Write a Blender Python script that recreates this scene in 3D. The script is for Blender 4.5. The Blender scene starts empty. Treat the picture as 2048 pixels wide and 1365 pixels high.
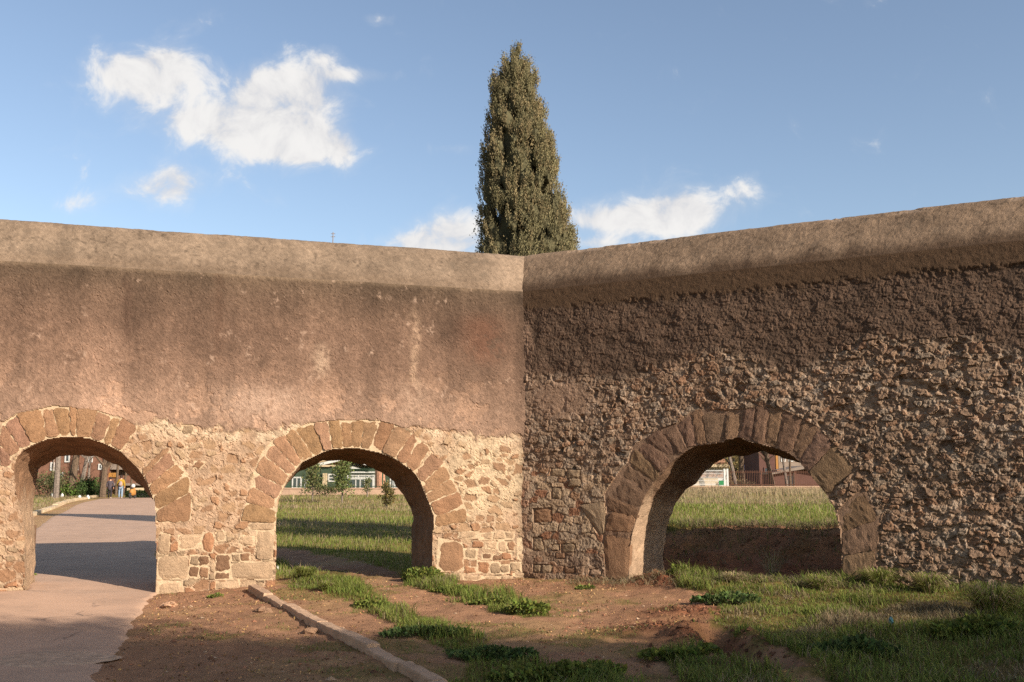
import bpy, math, random
import numpy as np
from mathutils import Matrix, Vector

# ------------------------------------------------------------------ camera, sky, sun, exposure
scene = bpy.context.scene
COL = scene.collection
LENS = 35.0
FPX = 2048 * LENS / 36.0
PITCH = math.atan((957 - 682.5) / FPX)
CAM = np.array([0.0, 0.0, 1.6])
SUN_AZ = math.radians(49.5)      # to the right of straight behind the camera
SUN_EL = math.radians(24.0)
SUN_STRENGTH = 5.0
SKY_STRENGTH = 0.10
EXPOSURE = 0.80

cam_data = bpy.data.cameras.new('camera')
cam_data.lens = LENS; cam_data.sensor_width = 36.0
cam_data.clip_start = 0.05; cam_data.clip_end = 6000
cam = bpy.data.objects.new('camera', cam_data)
cam.location = CAM; cam.rotation_euler = (math.pi / 2 + PITCH, 0, 0)
COL.objects.link(cam); scene.camera = cam

CP, SP = math.cos(PITCH), math.sin(PITCH)
def ray(px, py):
    x = (px - 1024) / FPX; y = -(py - 682.5) / FPX
    return np.array([x, CP - y * SP, SP + y * CP])
def at_z(px, py, z=0.0):
    d = ray(px, py); return CAM + d * (z - CAM[2]) / d[2]
def at_y(px, py, Y):
    d = ray(px, py); return CAM + d * (Y / d[1])

world = bpy.data.worlds.new('World'); scene.world = world; world.use_nodes = True
wt = world.node_tree; wt.nodes.clear()

class NT:
    """small helper for node maths"""
    def __init__(s, t): s.t = t
    def n(s, kind, **kw):
        o = s.t.nodes.new(kind)
        for k, v in kw.items(): setattr(o, k, v)
        return o
    def put(s, sock, v):
        if hasattr(v, 'is_linked') or hasattr(v, 'links'): s.t.links.new(v, sock)
        else: sock.default_value = v
    def m(s, op, a, b=None, c=None, clamp=False):
        o = s.n('ShaderNodeMath', operation=op); o.use_clamp = clamp
        s.put(o.inputs[0], a)
        if b is not None: s.put(o.inputs[1], b)
        if c is not None: s.put(o.inputs[2], c)
        return o.outputs[0]
    def ramp(s, v, lo, hi, smooth=True):
        o = s.n('ShaderNodeMapRange'); o.interpolation_type = 'SMOOTHSTEP' if smooth else 'LINEAR'
        s.put(o.inputs['Value'], v); o.inputs['From Min'].default_value = lo; o.inputs['From Max'].default_value = hi
        return o.outputs[0]
    def mixc(s, f, a, b, blend='MIX'):
        o = s.n('ShaderNodeMix', data_type='RGBA', blend_type=blend)
        s.put(o.inputs[0], f); s.put(o.inputs[6], a); s.put(o.inputs[7], b)
        return o.outputs[2]
    def noise(s, vec, scale, detail=4, rough=0.55, distort=0.0):
        o = s.n('ShaderNodeTexNoise'); s.put(o.inputs['Vector'], vec)
        o.inputs['Scale'].default_value = scale; o.inputs['Detail'].default_value = detail
        o.inputs['Roughness'].default_value = rough; o.inputs['Distortion'].default_value = distort
        return o.outputs['Fac']

def build_world():
    N = NT(wt)
    sky = N.n('ShaderNodeTexSky', sky_type='NISHITA')
    sky.sun_disc = False; sky.sun_elevation = SUN_EL
    sky.sun_rotation = math.pi - SUN_AZ
    sky.altitude = 100; sky.air_density = 1.0; sky.dust_density = 1.0; sky.ozone_density = 1.5
    hs = N.n('ShaderNodeHueSaturation'); hs.inputs['Saturation'].default_value = 0.90; hs.inputs['Value'].default_value = 1.0
    wt.links.new(sky.outputs[0], hs.inputs['Color'])
    tc = N.n('ShaderNodeTexCoord')
    sep = N.n('ShaderNodeSeparateXYZ'); wt.links.new(tc.outputs['Generated'], sep.inputs[0])
    x, y, z = sep.outputs
    yy = N.m('MAXIMUM', y, 0.02)
    gx = N.m('DIVIDE', x, yy); gz = N.m('DIVIDE', z, yy)
    comb = N.n('ShaderNodeCombineXYZ'); wt.links.new(gx, comb.inputs[0]); wt.links.new(gz, comb.inputs[1])
    vec = comb.outputs[0]
    blobs = [(285, 165, 110, 55, 1.0), (335, 128, 50, 42, .9), (225, 120, 60, 40, .5), (540, 168, 105, 50, 1.0), (600, 195, 75, 48, .9),
             (430, 245, 140, 42, 1.0), (545, 280, 110, 55, 1.0), (620, 292, 70, 44, .8), (335, 378, 95, 34, .95), (350, 345, 40, 30, .6),
             (645, 118, 34, 26, .7), (690, 150, 46, 18, .65), (688, 305, 28, 50, .55), (905, 462, 80, 46, 1.1), (850, 488, 110, 24, .8),
             (1372, 420, 80, 55, 1.0), (1290, 432, 110, 36, .75), (1190, 442, 90, 34, .75), (1488, 388, 36, 36, .6), (1190, 488, 60, 14, .7),
             (750, 40, 48, 16, .5), (905, 298, 40, 13, .48), (165, 410, 60, 22, .45), (545, 400, 60, 20, .32), (360, 48, 60, 25, .35), (770, 150, 50, 16, .33)]
    total = None
    for (bx_, by_, rx, ry, w) in blobs:
        d = ray(bx_, by_)
        a = N.m('MULTIPLY', N.m('SUBTRACT', gx, float(d[0] / d[1])), FPX / rx)
        b = N.m('MULTIPLY', N.m('SUBTRACT', gz, float(d[2] / d[1])), FPX / ry)
        q = N.m('ADD', N.m('MULTIPLY', a, a), N.m('MULTIPLY', b, b))
        e = N.m('MULTIPLY', N.m('POWER', 2.718, N.m('MULTIPLY', q, -0.8)), w)
        total = e if total is None else N.m('ADD', total, e)
    nz = N.noise(vec, 19.0, 9, 0.60, 0.45)
    nz2 = N.noise(vec, 60.0, 4, 0.6)
    total = N.m('MINIMUM', total, 1.15)
    dens = N.m('ADD', total, N.m('ADD', N.m('MULTIPLY', N.m('SUBTRACT', nz, 0.5), 2.5), N.m('MULTIPLY', N.m('SUBTRACT', nz2, 0.5), 0.40)))
    front = N.m('MULTIPLY', N.ramp(dens, 0.36, 1.12), N.ramp(y, 0.05, 0.25))
    thin = N.m('MULTIPLY', N.ramp(N.m('ADD', N.m('MULTIPLY', total, 0.6), nz), 0.58, 1.0), 0.22)
    # scattered cloud of the same kind over the rest of the sky
    n3 = N.noise(tc.outputs['Generated'], 4.0, 8, 0.6, 0.3)
    rest = N.m('MULTIPLY', N.ramp(n3, 0.56, 0.70), N.m('SUBTRACT', 1.0, N.ramp(y, 0.2, 0.6)))
    mask = N.m('MAXIMUM', N.m('MAXIMUM', front, thin), rest, clamp=True)
    shade = N.ramp(nz, 0.35, 0.62)
    k = 0.92 / (2 ** EXPOSURE) / SKY_STRENGTH
    cc = N.mixc(shade, (0.80 * k, 0.79 * k, 0.80 * k, 1), (1.0 * k, 0.98 * k, 0.955 * k, 1))
    colr = N.mixc(N.m('MULTIPLY', mask, 0.97), hs.outputs[0], cc)
    bg = N.n('ShaderNodeBackground'); bg.inputs['Strength'].default_value = SKY_STRENGTH
    wt.links.new(colr, bg.inputs['Color'])
    out = N.n('ShaderNodeOutputWorld'); wt.links.new(bg.outputs[0], out.inputs['Surface'])
build_world()

sl = bpy.data.lights.new('sun', 'SUN'); sl.energy = SUN_STRENGTH; sl.angle = math.radians(0.53); sl.color = (1.0, 0.90, 0.78)
sun = bpy.data.objects.new('sun', sl); COL.objects.link(sun)
TO_SUN = np.array([math.sin(SUN_AZ) * math.cos(SUN_EL), -math.cos(SUN_AZ) * math.cos(SUN_EL), math.sin(SUN_EL)])
sun.rotation_euler = Vector(-TO_SUN).to_track_quat('-Z', 'Y').to_euler()
sun.location = (20, -20, 20)

vs = scene.view_settings
scene.display_settings.display_device = 'sRGB'
vs.view_transform = 'Standard'; vs.look = 'None'; vs.exposure = EXPOSURE; vs.gamma = 1.0; vs.use_curve_mapping = False
scene.render.film_transparent = False
scene.cycles.max_bounces = 6; scene.cycles.diffuse_bounces = 3; scene.cycles.glossy_bounces = 2; scene.cycles.transmission_bounces = 2
scene.cycles.use_denoising = False
rng = np.random.default_rng(7)
random.seed(7)

# ------------------------------------------------------------------ numpy noise
def _hash(ix, iy, seed):
    h = (ix.astype(np.int64) * 374761393 + iy.astype(np.int64) * 668265263 + seed * 974634777) & 0xFFFFFFFF
    h = ((h ^ (h >> 13)) * 1274126177) & 0xFFFFFFFF
    h = ((h ^ (h >> 16)) * 2246822519) & 0xFFFFFFFF
    return ((h ^ (h >> 15)) & 0xFFFFFF) / float(0xFFFFFF)
def vnoise(x, y, seed=0):
    ix = np.floor(x); iy = np.floor(y); fx = x - ix; fy = y - iy
    fx = fx * fx * (3 - 2 * fx); fy = fy * fy * (3 - 2 * fy)
    a = _hash(ix, iy, seed); b = _hash(ix + 1, iy, seed); c = _hash(ix, iy + 1, seed); d = _hash(ix + 1, iy + 1, seed)
    return (a * (1 - fx) + b * fx) * (1 - fy) + (c * (1 - fx) + d * fx) * fy
def fbm(x, y, f=1.0, octv=4, seed=0, gain=0.5):
    """0..1, mean about .5"""
    x = np.asarray(x, float); y = np.asarray(y, float)
    s = 0; a = 1.0; t = 0
    for o in range(octv):
        s = s + a * vnoise(x * f + o * 17.3, y * f + o * 9.1, seed + o); t += a; a *= gain; f *= 2.03
    return s / t
def sstep(a, b, x):
    t = np.clip((x - a) / (b - a), 0, 1); return t * t * (3 - 2 * t)
def lerp(a, b, t):
    t = np.asarray(t)
    if np.ndim(a) > np.ndim(t) or (np.ndim(a) == 1 and np.shape(a) == (3,)) or np.ndim(b) > np.ndim(t): t = t[..., None]
    return np.asarray(a) * (1 - t) + np.asarray(b) * t
def voro(u, v, cw, ch, seed, jit=0.75, off=0.5, wv=0.35):
    """cell pattern with staggered rows: nearest, second nearest, id hash, id pair"""
    x = u / cw; y = v / ch
    iy0 = np.floor(y)
    f1 = np.full(x.shape, 9.0); f2 = np.full(x.shape, 9.0); ox = np.zeros(x.shape); oy = np.zeros(x.shape); idx = np.zeros(x.shape, np.int64); idy = np.zeros(x.shape, np.int64)
    for dy in (-1, 0, 1):
        iy = iy0 + dy
        sh = off * np.mod(iy, 2)
        ix0 = np.floor(x - sh)
        for dx in (-1, 0, 1):
            ix = ix0 + dx
            sx = ix + sh + 0.5 + (_hash(ix, iy, seed) - 0.5) * jit
            sy = iy + 0.5 + (_hash(ix, iy, seed + 5) - 0.5) * jit
            w = (_hash(ix, iy, seed + 9) - 0.5) * wv
            d = np.maximum(np.abs(x - sx), np.abs(y - sy)) * 0.55 + np.hypot(x - sx, y - sy) * 0.45 - w
            nearer = d < f1
            f2 = np.where(nearer, f1, np.minimum(f2, d))
            idx = np.where(nearer, ix, idx).astype(np.int64); idy = np.where(nearer, iy, idy).astype(np.int64)
            ox = np.where(nearer, x - sx, ox); oy = np.where(nearer, y - sy, oy)
            f1 = np.where(nearer, d, f1)
    return f1, f2, idx, idy, ox, oy
def in_poly(x, y, poly):
    poly = np.asarray(poly, float); r = np.zeros(np.shape(x), bool)
    x0, y0 = poly[-1]
    for x1, y1 in poly:
        if y0 != y1:
            r ^= ((y1 > y) != (y0 > y)) & (x < (x0 - x1) * (y - y1) / (y0 - y1) + x1)
        x0, y0 = x1, y1
    return r
def srgb(r, g, b):
    f = lambda c: ((c / 255 + 0.055) / 1.055) ** 2.4 if c > 10 else c / 255 / 12.92
    return np.array([f(r), f(g), f(b)])

# ------------------------------------------------------------------ mesh and object helpers
def mesh_np(name, V, F, mat=None, col=None, smooth=False):
    """F: list of (n,3)/(n,4) int arrays"""
    me = bpy.data.meshes.new(name)
    V = np.asarray(V, np.float32)
    if isinstance(F, np.ndarray): F = [F]
    F = [np.asarray(f, np.int32) for f in F if len(f)]
    me.vertices.add(len(V)); me.vertices.foreach_set('co', V.ravel())
    nl = sum(f.size for f in F); npoly = sum(len(f) for f in F)
    me.loops.add(nl); me.polygons.add(npoly)
    me.loops.foreach_set('vertex_index', np.concatenate([f.ravel() for f in F]))
    tot = np.concatenate([np.full(len(f), f.shape[1], np.int32) for f in F])
    me.polygons.foreach_set('loop_start', np.concatenate([[0], np.cumsum(tot)[:-1]]).astype(np.int32))
    me.polygons.foreach_set('loop_total', tot)
    me.polygons.foreach_set('use_smooth', np.full(npoly, smooth))
    if col is not None:
        a = me.color_attributes.new('Col', 'FLOAT_COLOR', 'POINT')
        c = np.ones((len(V), 4), np.float32); c[:, :3] = col
        a.data.foreach_set('color', c.ravel())
    if mat is not None: me.materials.append(mat)
    me.update(calc_edges=True)
    return me
def put(name, me, parent=None):
    o = bpy.data.objects.new(name, me); COL.objects.link(o)
    if parent is not None:
        o.parent = parent
        o.matrix_parent_inverse = Matrix.Translation(parent['_o']).inverted() if '_o' in parent else Matrix.Identity(4)
    return o
ORIG = {}
def thing(name, loc, label, cat, group=None):
    o = bpy.data.objects.new(name, None); o.empty_display_size = 0.2
    COL.objects.link(o); o.location = loc; ORIG[o.name] = Vector(loc)
    tag(o, label, cat, group); return o
def tag(o, label, cat, group=None, kind=None):
    o['label'] = label; o['category'] = cat
    if group: o['group'] = group
    if kind: o['kind'] = kind
    return o
def child(name, me, parent):
    """mesh in world coordinates under a thing (or under a part, whose own origin is the world's)"""
    o = bpy.data.objects.new(name, me); COL.objects.link(o); o.parent = parent
    if parent.name in ORIG: o.matrix_parent_inverse = Matrix.Translation(-ORIG[parent.name])
    return o
def struct(o): o['kind'] = 'structure'; return o

class MB:
    """collects boxes, tubes and quads of ONE part into a mesh"""
    def __init__(s): s.V = []; s.Q = []; s.T = []; s.n = 0
    def add(s, V, Q=None, T=None):
        V = np.asarray(V, float)
        if Q is not None and len(Q): s.Q.append(np.asarray(Q) + s.n)
        if T is not None and len(T): s.T.append(np.asarray(T) + s.n)
        s.V.append(V); s.n += len(V); return s
    def box(s, x0, x1, y0, y1, z0, z1, rz=0.0):
        V = np.array([[x, y, z] for z in (z0, z1) for x, y in ((x0, y0), (x1, y0), (x1, y1), (x0, y1))], float)
        if rz:
            c = V.mean(0); p = V - c; co, si = math.cos(rz), math.sin(rz)
            V = np.stack([p[:, 0] * co - p[:, 1] * si, p[:, 0] * si + p[:, 1] * co, p[:, 2]], 1) + c
        return s.add(V, [[3, 2, 1, 0], [4, 5, 6, 7], [0, 1, 5, 4], [1, 2, 6, 5], [2, 3, 7, 6], [3, 0, 4, 7]])
    def tube(s, pts, radii, n=6):
        pts = np.asarray(pts, float); m = len(pts); V = []
        for i in range(m):
            t = pts[min(i + 1, m - 1)] - pts[max(i - 1, 0)]; t = t / (np.linalg.norm(t) + 1e-9)
            a = np.array([1, 0, 0]) if abs(t[0]) < 0.8 else np.array([0, 1, 0])
            e1 = np.cross(t, a); e1 /= np.linalg.norm(e1); e2 = np.cross(t, e1)
            for k in range(n):
                g = 2 * math.pi * k / n
                V.append(pts[i] + radii[i] * (math.cos(g) * e1 + math.sin(g) * e2))
        Q = [[i * n + k, i * n + (k + 1) % n, (i + 1) * n + (k + 1) % n, (i + 1) * n + k] for i in range(m - 1) for k in range(n)]
        b = len(V); V.append(pts[0]); V.append(pts[-1])
        T = [[b, (k + 1) % n, k] for k in range(n)] + [[b + 1, (m - 1) * n + k, (m - 1) * n + (k + 1) % n] for k in range(n)]
        return s.add(V, Q, T)
    def prism(s, poly, y0, y1):
        """polygon in x,z swept along y"""
        n = len(poly); V = [[p[0], y0, p[1]] for p in poly] + [[p[0], y1, p[1]] for p in poly]
        T = [[0, i, i + 1] for i in range(1, n - 1)] + [[n, n + i + 1, n + i] for i in range(1, n - 1)]
        return s.add(V, [[i, n + i, n + (i + 1) % n, (i + 1) % n] for i in range(n)], T)
    def lump(s, c, r, seed=0, n=10, m=7, amp=0.25):
        V = []
        for i in range(m + 1):
            th = math.pi * i / m
            for k in range(n):
                ph = 2 * math.pi * k / n
                a = 1 + amp * (vnoise(np.array(math.cos(ph) * 1.7 + i * .9 + seed), np.array(math.sin(ph) * 1.7 + i * .7), seed) - .5) * 2
                V.append([c[0] + r[0] * a * math.sin(th) * math.cos(ph), c[1] + r[1] * a * math.sin(th) * math.sin(ph), c[2] + r[2] * a * math.cos(th)])
        Q = [[i * n + k, (i + 1) * n + k, (i + 1) * n + (k + 1) % n, i * n + (k + 1) % n] for i in range(m) for k in range(n)]
        return s.add(V, Q)
    def mesh(s, name, mat, col=None, smooth=False):
        F = []
        if s.Q: F.append(np.concatenate(s.Q))
        if s.T: F.append(np.concatenate(s.T))
        V = np.concatenate(s.V)
        c = None if col is None else np.tile(np.asarray(col), (len(V), 1))
        return mesh_np(name, V, F, mat, c, smooth)

# ------------------------------------------------------------------ materials
MATS = {}
def mat_attr(name, rough=0.9, scales=((40, 0.25), (160, 0.25)), bump=0.4, bscale=90, bdist=0.01, spec=0.15, transl=0.0, sat=1.0):
    """colour from the mesh's own colour layer, broken up by noise, with fine relief"""
    m = bpy.data.materials.new(name); m.use_nodes = True; t = m.node_tree; N = NT(t)
    b = t.nodes['Principled BSDF']; b.inputs['Roughness'].default_value = rough
    b.inputs['Specular IOR Level'].default_value = spec
    at = N.n('ShaderNodeAttribute', attribute_name='Col'); c = at.outputs['Color']
    tc = N.n('ShaderNodeTexCoord'); vec = tc.outputs['Object']
    for sc, amp in scales:
        f = N.m('MULTIPLY_ADD', N.noise(vec, sc, 3, 0.6), 2 * amp, 1 - amp)
        cmb = N.n('ShaderNodeCombineColor')
        for i in range(3): t.links.new(f, cmb.inputs[i])
        c = N.mixc(1.0, c, cmb.outputs[0], 'MULTIPLY')
    t.links.new(c, b.inputs['Base Color'])
    if bump:
        bp = N.n('ShaderNodeBump'); bp.inputs['Strength'].default_value = bump; bp.inputs['Distance'].default_value = bdist
        t.links.new(N.noise(vec, bscale, 5, 0.65), bp.inputs['Height']); t.links.new(bp.outputs[0], b.inputs['Normal'])
    if transl:
        tr = N.n('ShaderNodeBsdfTranslucent'); t.links.new(c, tr.inputs['Color'])
        mx = N.n('ShaderNodeMixShader'); mx.inputs[0].default_value = transl
        t.links.new(b.outputs[0], mx.inputs[1]); t.links.new(tr.outputs[0], mx.inputs[2])
        t.links.new(mx.outputs[0], t.nodes['Material Output'].inputs['Surface'])
    MATS[name] = m; return m
def mat_plain(name, color, rough=0.8, amp=0.2, scale=6.0, spec=0.2, bump=0.0, bscale=30, metal=0.0, color2=None):
    m = bpy.data.materials.new(name); m.use_nodes = True; t = m.node_tree; N = NT(t)
    b = t.nodes['Principled BSDF']; b.inputs['Roughness'].default_value = rough
    b.inputs['Specular IOR Level'].default_value = spec; b.inputs['Metallic'].default_value = metal
    tc = N.n('ShaderNodeTexCoord'); vec = tc.outputs['Object']
    c1 = np.asarray(color) * (1 - amp); c2 = np.asarray(color if color2 is None else color2) * (1 + amp)
    f = N.ramp(N.noise(vec, scale, 5, 0.62), 0.3, 0.7)
    t.links.new(N.mixc(f, (*c1, 1), (*np.clip(c2, 0, 1), 1)), b.inputs['Base Color'])
    if bump:
        bp = N.n('ShaderNodeBump'); bp.inputs['Strength'].default_value = bump; bp.inputs['Distance'].default_value = 0.02
        t.links.new(N.noise(vec, bscale, 4, 0.6), bp.inputs['Height']); t.links.new(bp.outputs[0], b.inputs['Normal'])
    MATS[name] = m; return m

M_WALL = mat_attr('old_masonry', 0.95, ((16, .16), (48, .34), (120, .26)), 0.9, 70, 0.016)
M_STONE = mat_attr('tufa_stone', 0.95, ((7, .22), (38, .34), (110, .26)), 1.0, 48, 0.022)
M_COPING = mat_attr('lime_coping', 0.95, ((14, .18), (45, .36), (130, .26)), 0.8, 70, 0.014)
M_GROUND = mat_attr('earth', 0.97, ((9, .18), (70, .30)), 0.8, 60, 0.02, 0.08)
M_ROAD = mat_attr('asphalt', 0.9, ((2.2, .10), (150, .22)), 0.35, 220, 0.004, 0.25)
def add_cracks(m):
    t = m.node_tree; N = NT(t); b = t.nodes['Principled BSDF']; src = b.inputs['Base Color'].links[0].from_socket
    tc = N.n('ShaderNodeTexCoord'); w = N.n('ShaderNodeTexNoise'); w.inputs['Scale'].default_value = 2.5; w.inputs['Detail'].default_value = 5
    t.links.new(tc.outputs['Object'], w.inputs['Vector'])
    mx = N.n('ShaderNodeMix', data_type='VECTOR'); mx.inputs[0].default_value = .35
    t.links.new(tc.outputs['Object'], mx.inputs[4]); t.links.new(w.outputs['Color'], mx.inputs[5])
    v = N.n('ShaderNodeTexVoronoi', feature='DISTANCE_TO_EDGE'); v.inputs['Scale'].default_value = .75
    t.links.new(mx.outputs[1], v.inputs['Vector'])
    ln = N.m('SUBTRACT', 1.0, N.ramp(v.outputs['Distance'], 0.0, 0.012)); gate = N.ramp(N.noise(tc.outputs['Object'], .6, 3), .5, .62)
    st = N.ramp(N.noise(tc.outputs['Object'], 1.3, 6, .65), .45, .75)
    c = N.mixc(N.m('MULTIPLY', st, .30), src, (.17, .12, .085, 1)); c = N.mixc(N.m('MULTIPLY', N.m('MULTIPLY', ln, gate), .6), c, (.05, .04, .035, 1))
    t.links.new(c, b.inputs['Base Color'])
add_cracks(M_ROAD)
M_GRASS = mat_attr('grass_blades', 0.75, (), 0, spec=0.15, transl=0.35)
M_LEAF = mat_attr('leaves', 0.7, (), 0, spec=0.2, transl=0.25)
M_CYP = mat_attr('cypress_foliage', 0.85, (), 0, spec=0.1, transl=0.12)
M_BARK = mat_plain('bark', (.11, .075, .05), 0.95, .35, 9, .1, .8, 22)
M_BARKG = mat_plain('grey_bark', (.16, .125, .10), 0.95, .35, 9, .1, .8, 22)

# ------------------------------------------------------------------ the two wings of the aqueduct
CORNER = at_z(1046, 1160, 0.0)
ZC = 4.66      # top of the plumb wall face, coping above
THICK = 1.36
class Wing:
    def __init__(s, d):
        s.d = np.array(d) / np.linalg.norm(d); n = np.array([-s.d[1], s.d[0], 0])
        s.n = n if n[1] < 0 else -n
    def uv(s, px, py):
        r = ray(px, py); t = ((CORNER - CAM) @ s.n) / (r @ s.n); q = CAM + r * t
        return np.array([(q - CORNER) @ s.d, q[2]])
    def P(s, u, v, h):
        u = np.asarray(u, float)[..., None]; v = np.asarray(v, float)[..., None]; h = np.asarray(h, float)[..., None]
        base = np.array([CORNER[0], CORNER[1], 0.0])
        return base + u * s.d + v * np.array([0, 0, 1.0]) + h * s.n
    def px(s, u, v):
        """image position of wall points"""
        q = s.P(u, v, np.zeros(np.shape(u))) - CAM
        yc = q[..., 1] * CP + q[..., 2] * SP; zc = -q[..., 1] * SP + q[..., 2] * CP
        return 1024 + FPX * q[..., 0] / yc, 682.5 - FPX * zc / yc
WL = Wing([-0.95349421, -0.30141134, 0]); WR = Wing([0.87469552, -0.48467283, 0])

def zoomed(pts, scale, ox, oy): return [(ox + x / scale, oy + y / scale) for x, y in pts]
Z1 = (2.843, 0, 780); Z2 = (3.413, 480, 820); Z3 = (2.66, 1030, 780)
ARCH1 = zoomed([(142, 1140), (140, 1080), (138, 1000), (136, 830), (125, 740), (112, 690), (100, 630), (85, 560), (78, 480), (80, 430), (95, 385), (130, 345), (185, 312), (270, 278), (340, 268),
                (410, 263), (500, 272), (580, 298), (620, 318), (690, 352), (745, 405), (790, 455), (820, 492), (845, 545), (868, 605), (885, 640), (888, 700), (890, 850), (893, 950), (890, 1100), (890, 1215)], *Z1)
ARCH2 = zoomed([(240, 1160), (242, 1000), (245, 900), (243, 780), (250, 690), (262, 620), (288, 560), (302, 525), (335, 465), (385, 405), (430, 352), (505, 318), (575, 285), (630, 266), (700, 262), (765, 255),
                (820, 262), (880, 275), (960, 292), (1055, 330), (1120, 375), (1185, 422), (1235, 495), (1265, 570), (1292, 635), (1312, 690), (1328, 735), (1325, 790), (1318, 850), (1315, 1000), (1315, 1190)], *Z2)
ARCH3 = zoomed([(585, 1060), (600, 1000), (608, 850), (622, 760), (642, 690), (668, 610), (695, 550), (738, 488), (790, 438), (832, 382), (905, 325), (960, 297), (1020, 288), (1110, 274), (1140, 255), (1195, 250),
                (1240, 272), (1300, 285), (1390, 310), (1460, 338), (1510, 378), (1560, 440), (1610, 500), (1660, 562), (1700, 630), (1716, 690), (1732, 745), (1740, 850), (1745, 950), (1755, 1060)], *Z3)
J1 = zoomed([(60, 440), (0, 430), (62, 385), (-10, 300), (120, 337), (20, 190), (185, 311), (95, 140), (270, 277), (235, 110), (340, 267), (297, 95), (402, 264), (395, 100), (428, 266), (440, 112),
             (512, 276), (555, 122), (580, 297), (635, 150), (622, 318), (690, 160), (690, 352), (780, 215)], *Z1)
J1b = zoomed([(800, 462), (940, 330), (820, 492), (960, 345), (846, 545), (1000, 418), (868, 606), (1070, 485), (888, 690), (1086, 575), (890, 752), (1082, 745)], *Z1)
J2 = zoomed([(243, 772), (5, 757), (247, 682), (45, 634), (254, 610), (75, 520), (296, 528), (100, 425), (334, 445), (150, 300), (386, 398), (215, 220), (424, 352), (305, 172), (506, 315), (372, 132), (577, 282), (500, 92),
             (628, 266), (605, 80), (704, 260), (686, 76), (764, 256), (756, 76), (822, 262), (850, 72), (888, 275), (950, 80), (962, 292), (1060, 108), (1056, 330), (1175, 165), (1130, 380), (1215, 200),
             (1192, 425), (1300, 262)], *Z2)
J2b = zoomed([(1195, 432), (1300, 300), (1243, 502), (1395, 365), (1268, 574), (1440, 468), (1292, 638), (1495, 552), (1330, 730), (1535, 668), (1330, 800), (1540, 765)], *Z2)
J3 = zoomed([(608, 800), (466, 770), (642, 692), (488, 642), (662, 634), (476, 556), (694, 550), (545, 452), (736, 492), (600, 392), (778, 446), (628, 300), (834, 384), (690, 262), (884, 342), (765, 212), (922, 312), (862, 180),
             (968, 296), (938, 120), (1022, 288), (996, 110), (1116, 272), (1125, 112), (1190, 250), (1222, 104), (1262, 276), (1282, 100), (1325, 290), (1350, 96), (1392, 312), (1425, 112), (1464, 340), (1530, 160),
             (1506, 376), (1615, 205), (1562, 444), (1692, 290), (1662, 562), (1805, 425)], *Z3)
J3b = zoomed([(1718, 640), (1850, 520), (1738, 760), (1935, 690), (1742, 880), (1925, 850), (1748, 1020), (1905, 1010)], *Z3)
ZP = (3.411, 260, 800); ZQ = (3.9, 800, 830); ZR = (3.9, 1046, 840)
TUFA = srgb(174, 130, 94); PALE = srgb(205, 170, 132); GREY = srgb(178, 148, 114); DARK = srgb(150, 112, 82); ORANGE = srgb(188, 134, 94)
BLOCKS_L = [(zoomed(q, *ZP), c) for q, c in [
    ([(205, 905), (275, 920), (265, 1060), (190, 1045)], PALE), ([(195, 1068), (395, 1065), (395, 1220), (190, 1225)], PALE), ([(185, 1238), (365, 1232), (365, 1345), (182, 1350)], PALE),
    ([(690, 1115), (970, 1100), (965, 1225), (700, 1225)], PALE), ([(865, 895), (985, 895), (975, 1090), (865, 1085)], PALE), ([(812, 845), (985, 838), (985, 888), (815, 890)], PALE),
    ([(408, 1062), (470, 1060), (468, 1130), (405, 1130)], GREY), ([(474, 1062), (540, 1065), (535, 1135), (474, 1130)], DARK), ([(405, 1140), (470, 1138), (470, 1215), (405, 1212)], DARK), ([(476, 1140), (538, 1145), (535, 1220), (476, 1215)], TUFA),
    ([(590, 1060), (680, 1055), (690, 1170), (580, 1170)], DARK), ([(580, 1178), (690, 1175), (690, 1225), (580, 1230)], DARK), ([(690, 1050), (750, 1048), (750, 1105), (690, 1105)], GREY), ([(756, 1046), (818, 1045), (815, 1098), (757, 1103)], TUFA),
    ([(590, 1242), (745, 1232), (740, 1290), (590, 1292)], PALE), ([(330, 925), (490, 920), (485, 1010), (330, 1030)], PALE), ([(500, 910), (572, 908), (565, 1040), (495, 1030)], ORANGE),
    ([(585, 905), (652, 900), (655, 962), (585, 966)], PALE), ([(750, 925), (850, 930), (845, 1000), (745, 985)], PALE), ([(440, 420), (515, 425), (480, 472), (428, 465)], TUFA), ([(355, 168), (432, 170), (432, 225), (350, 222)], GREY)]]
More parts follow.
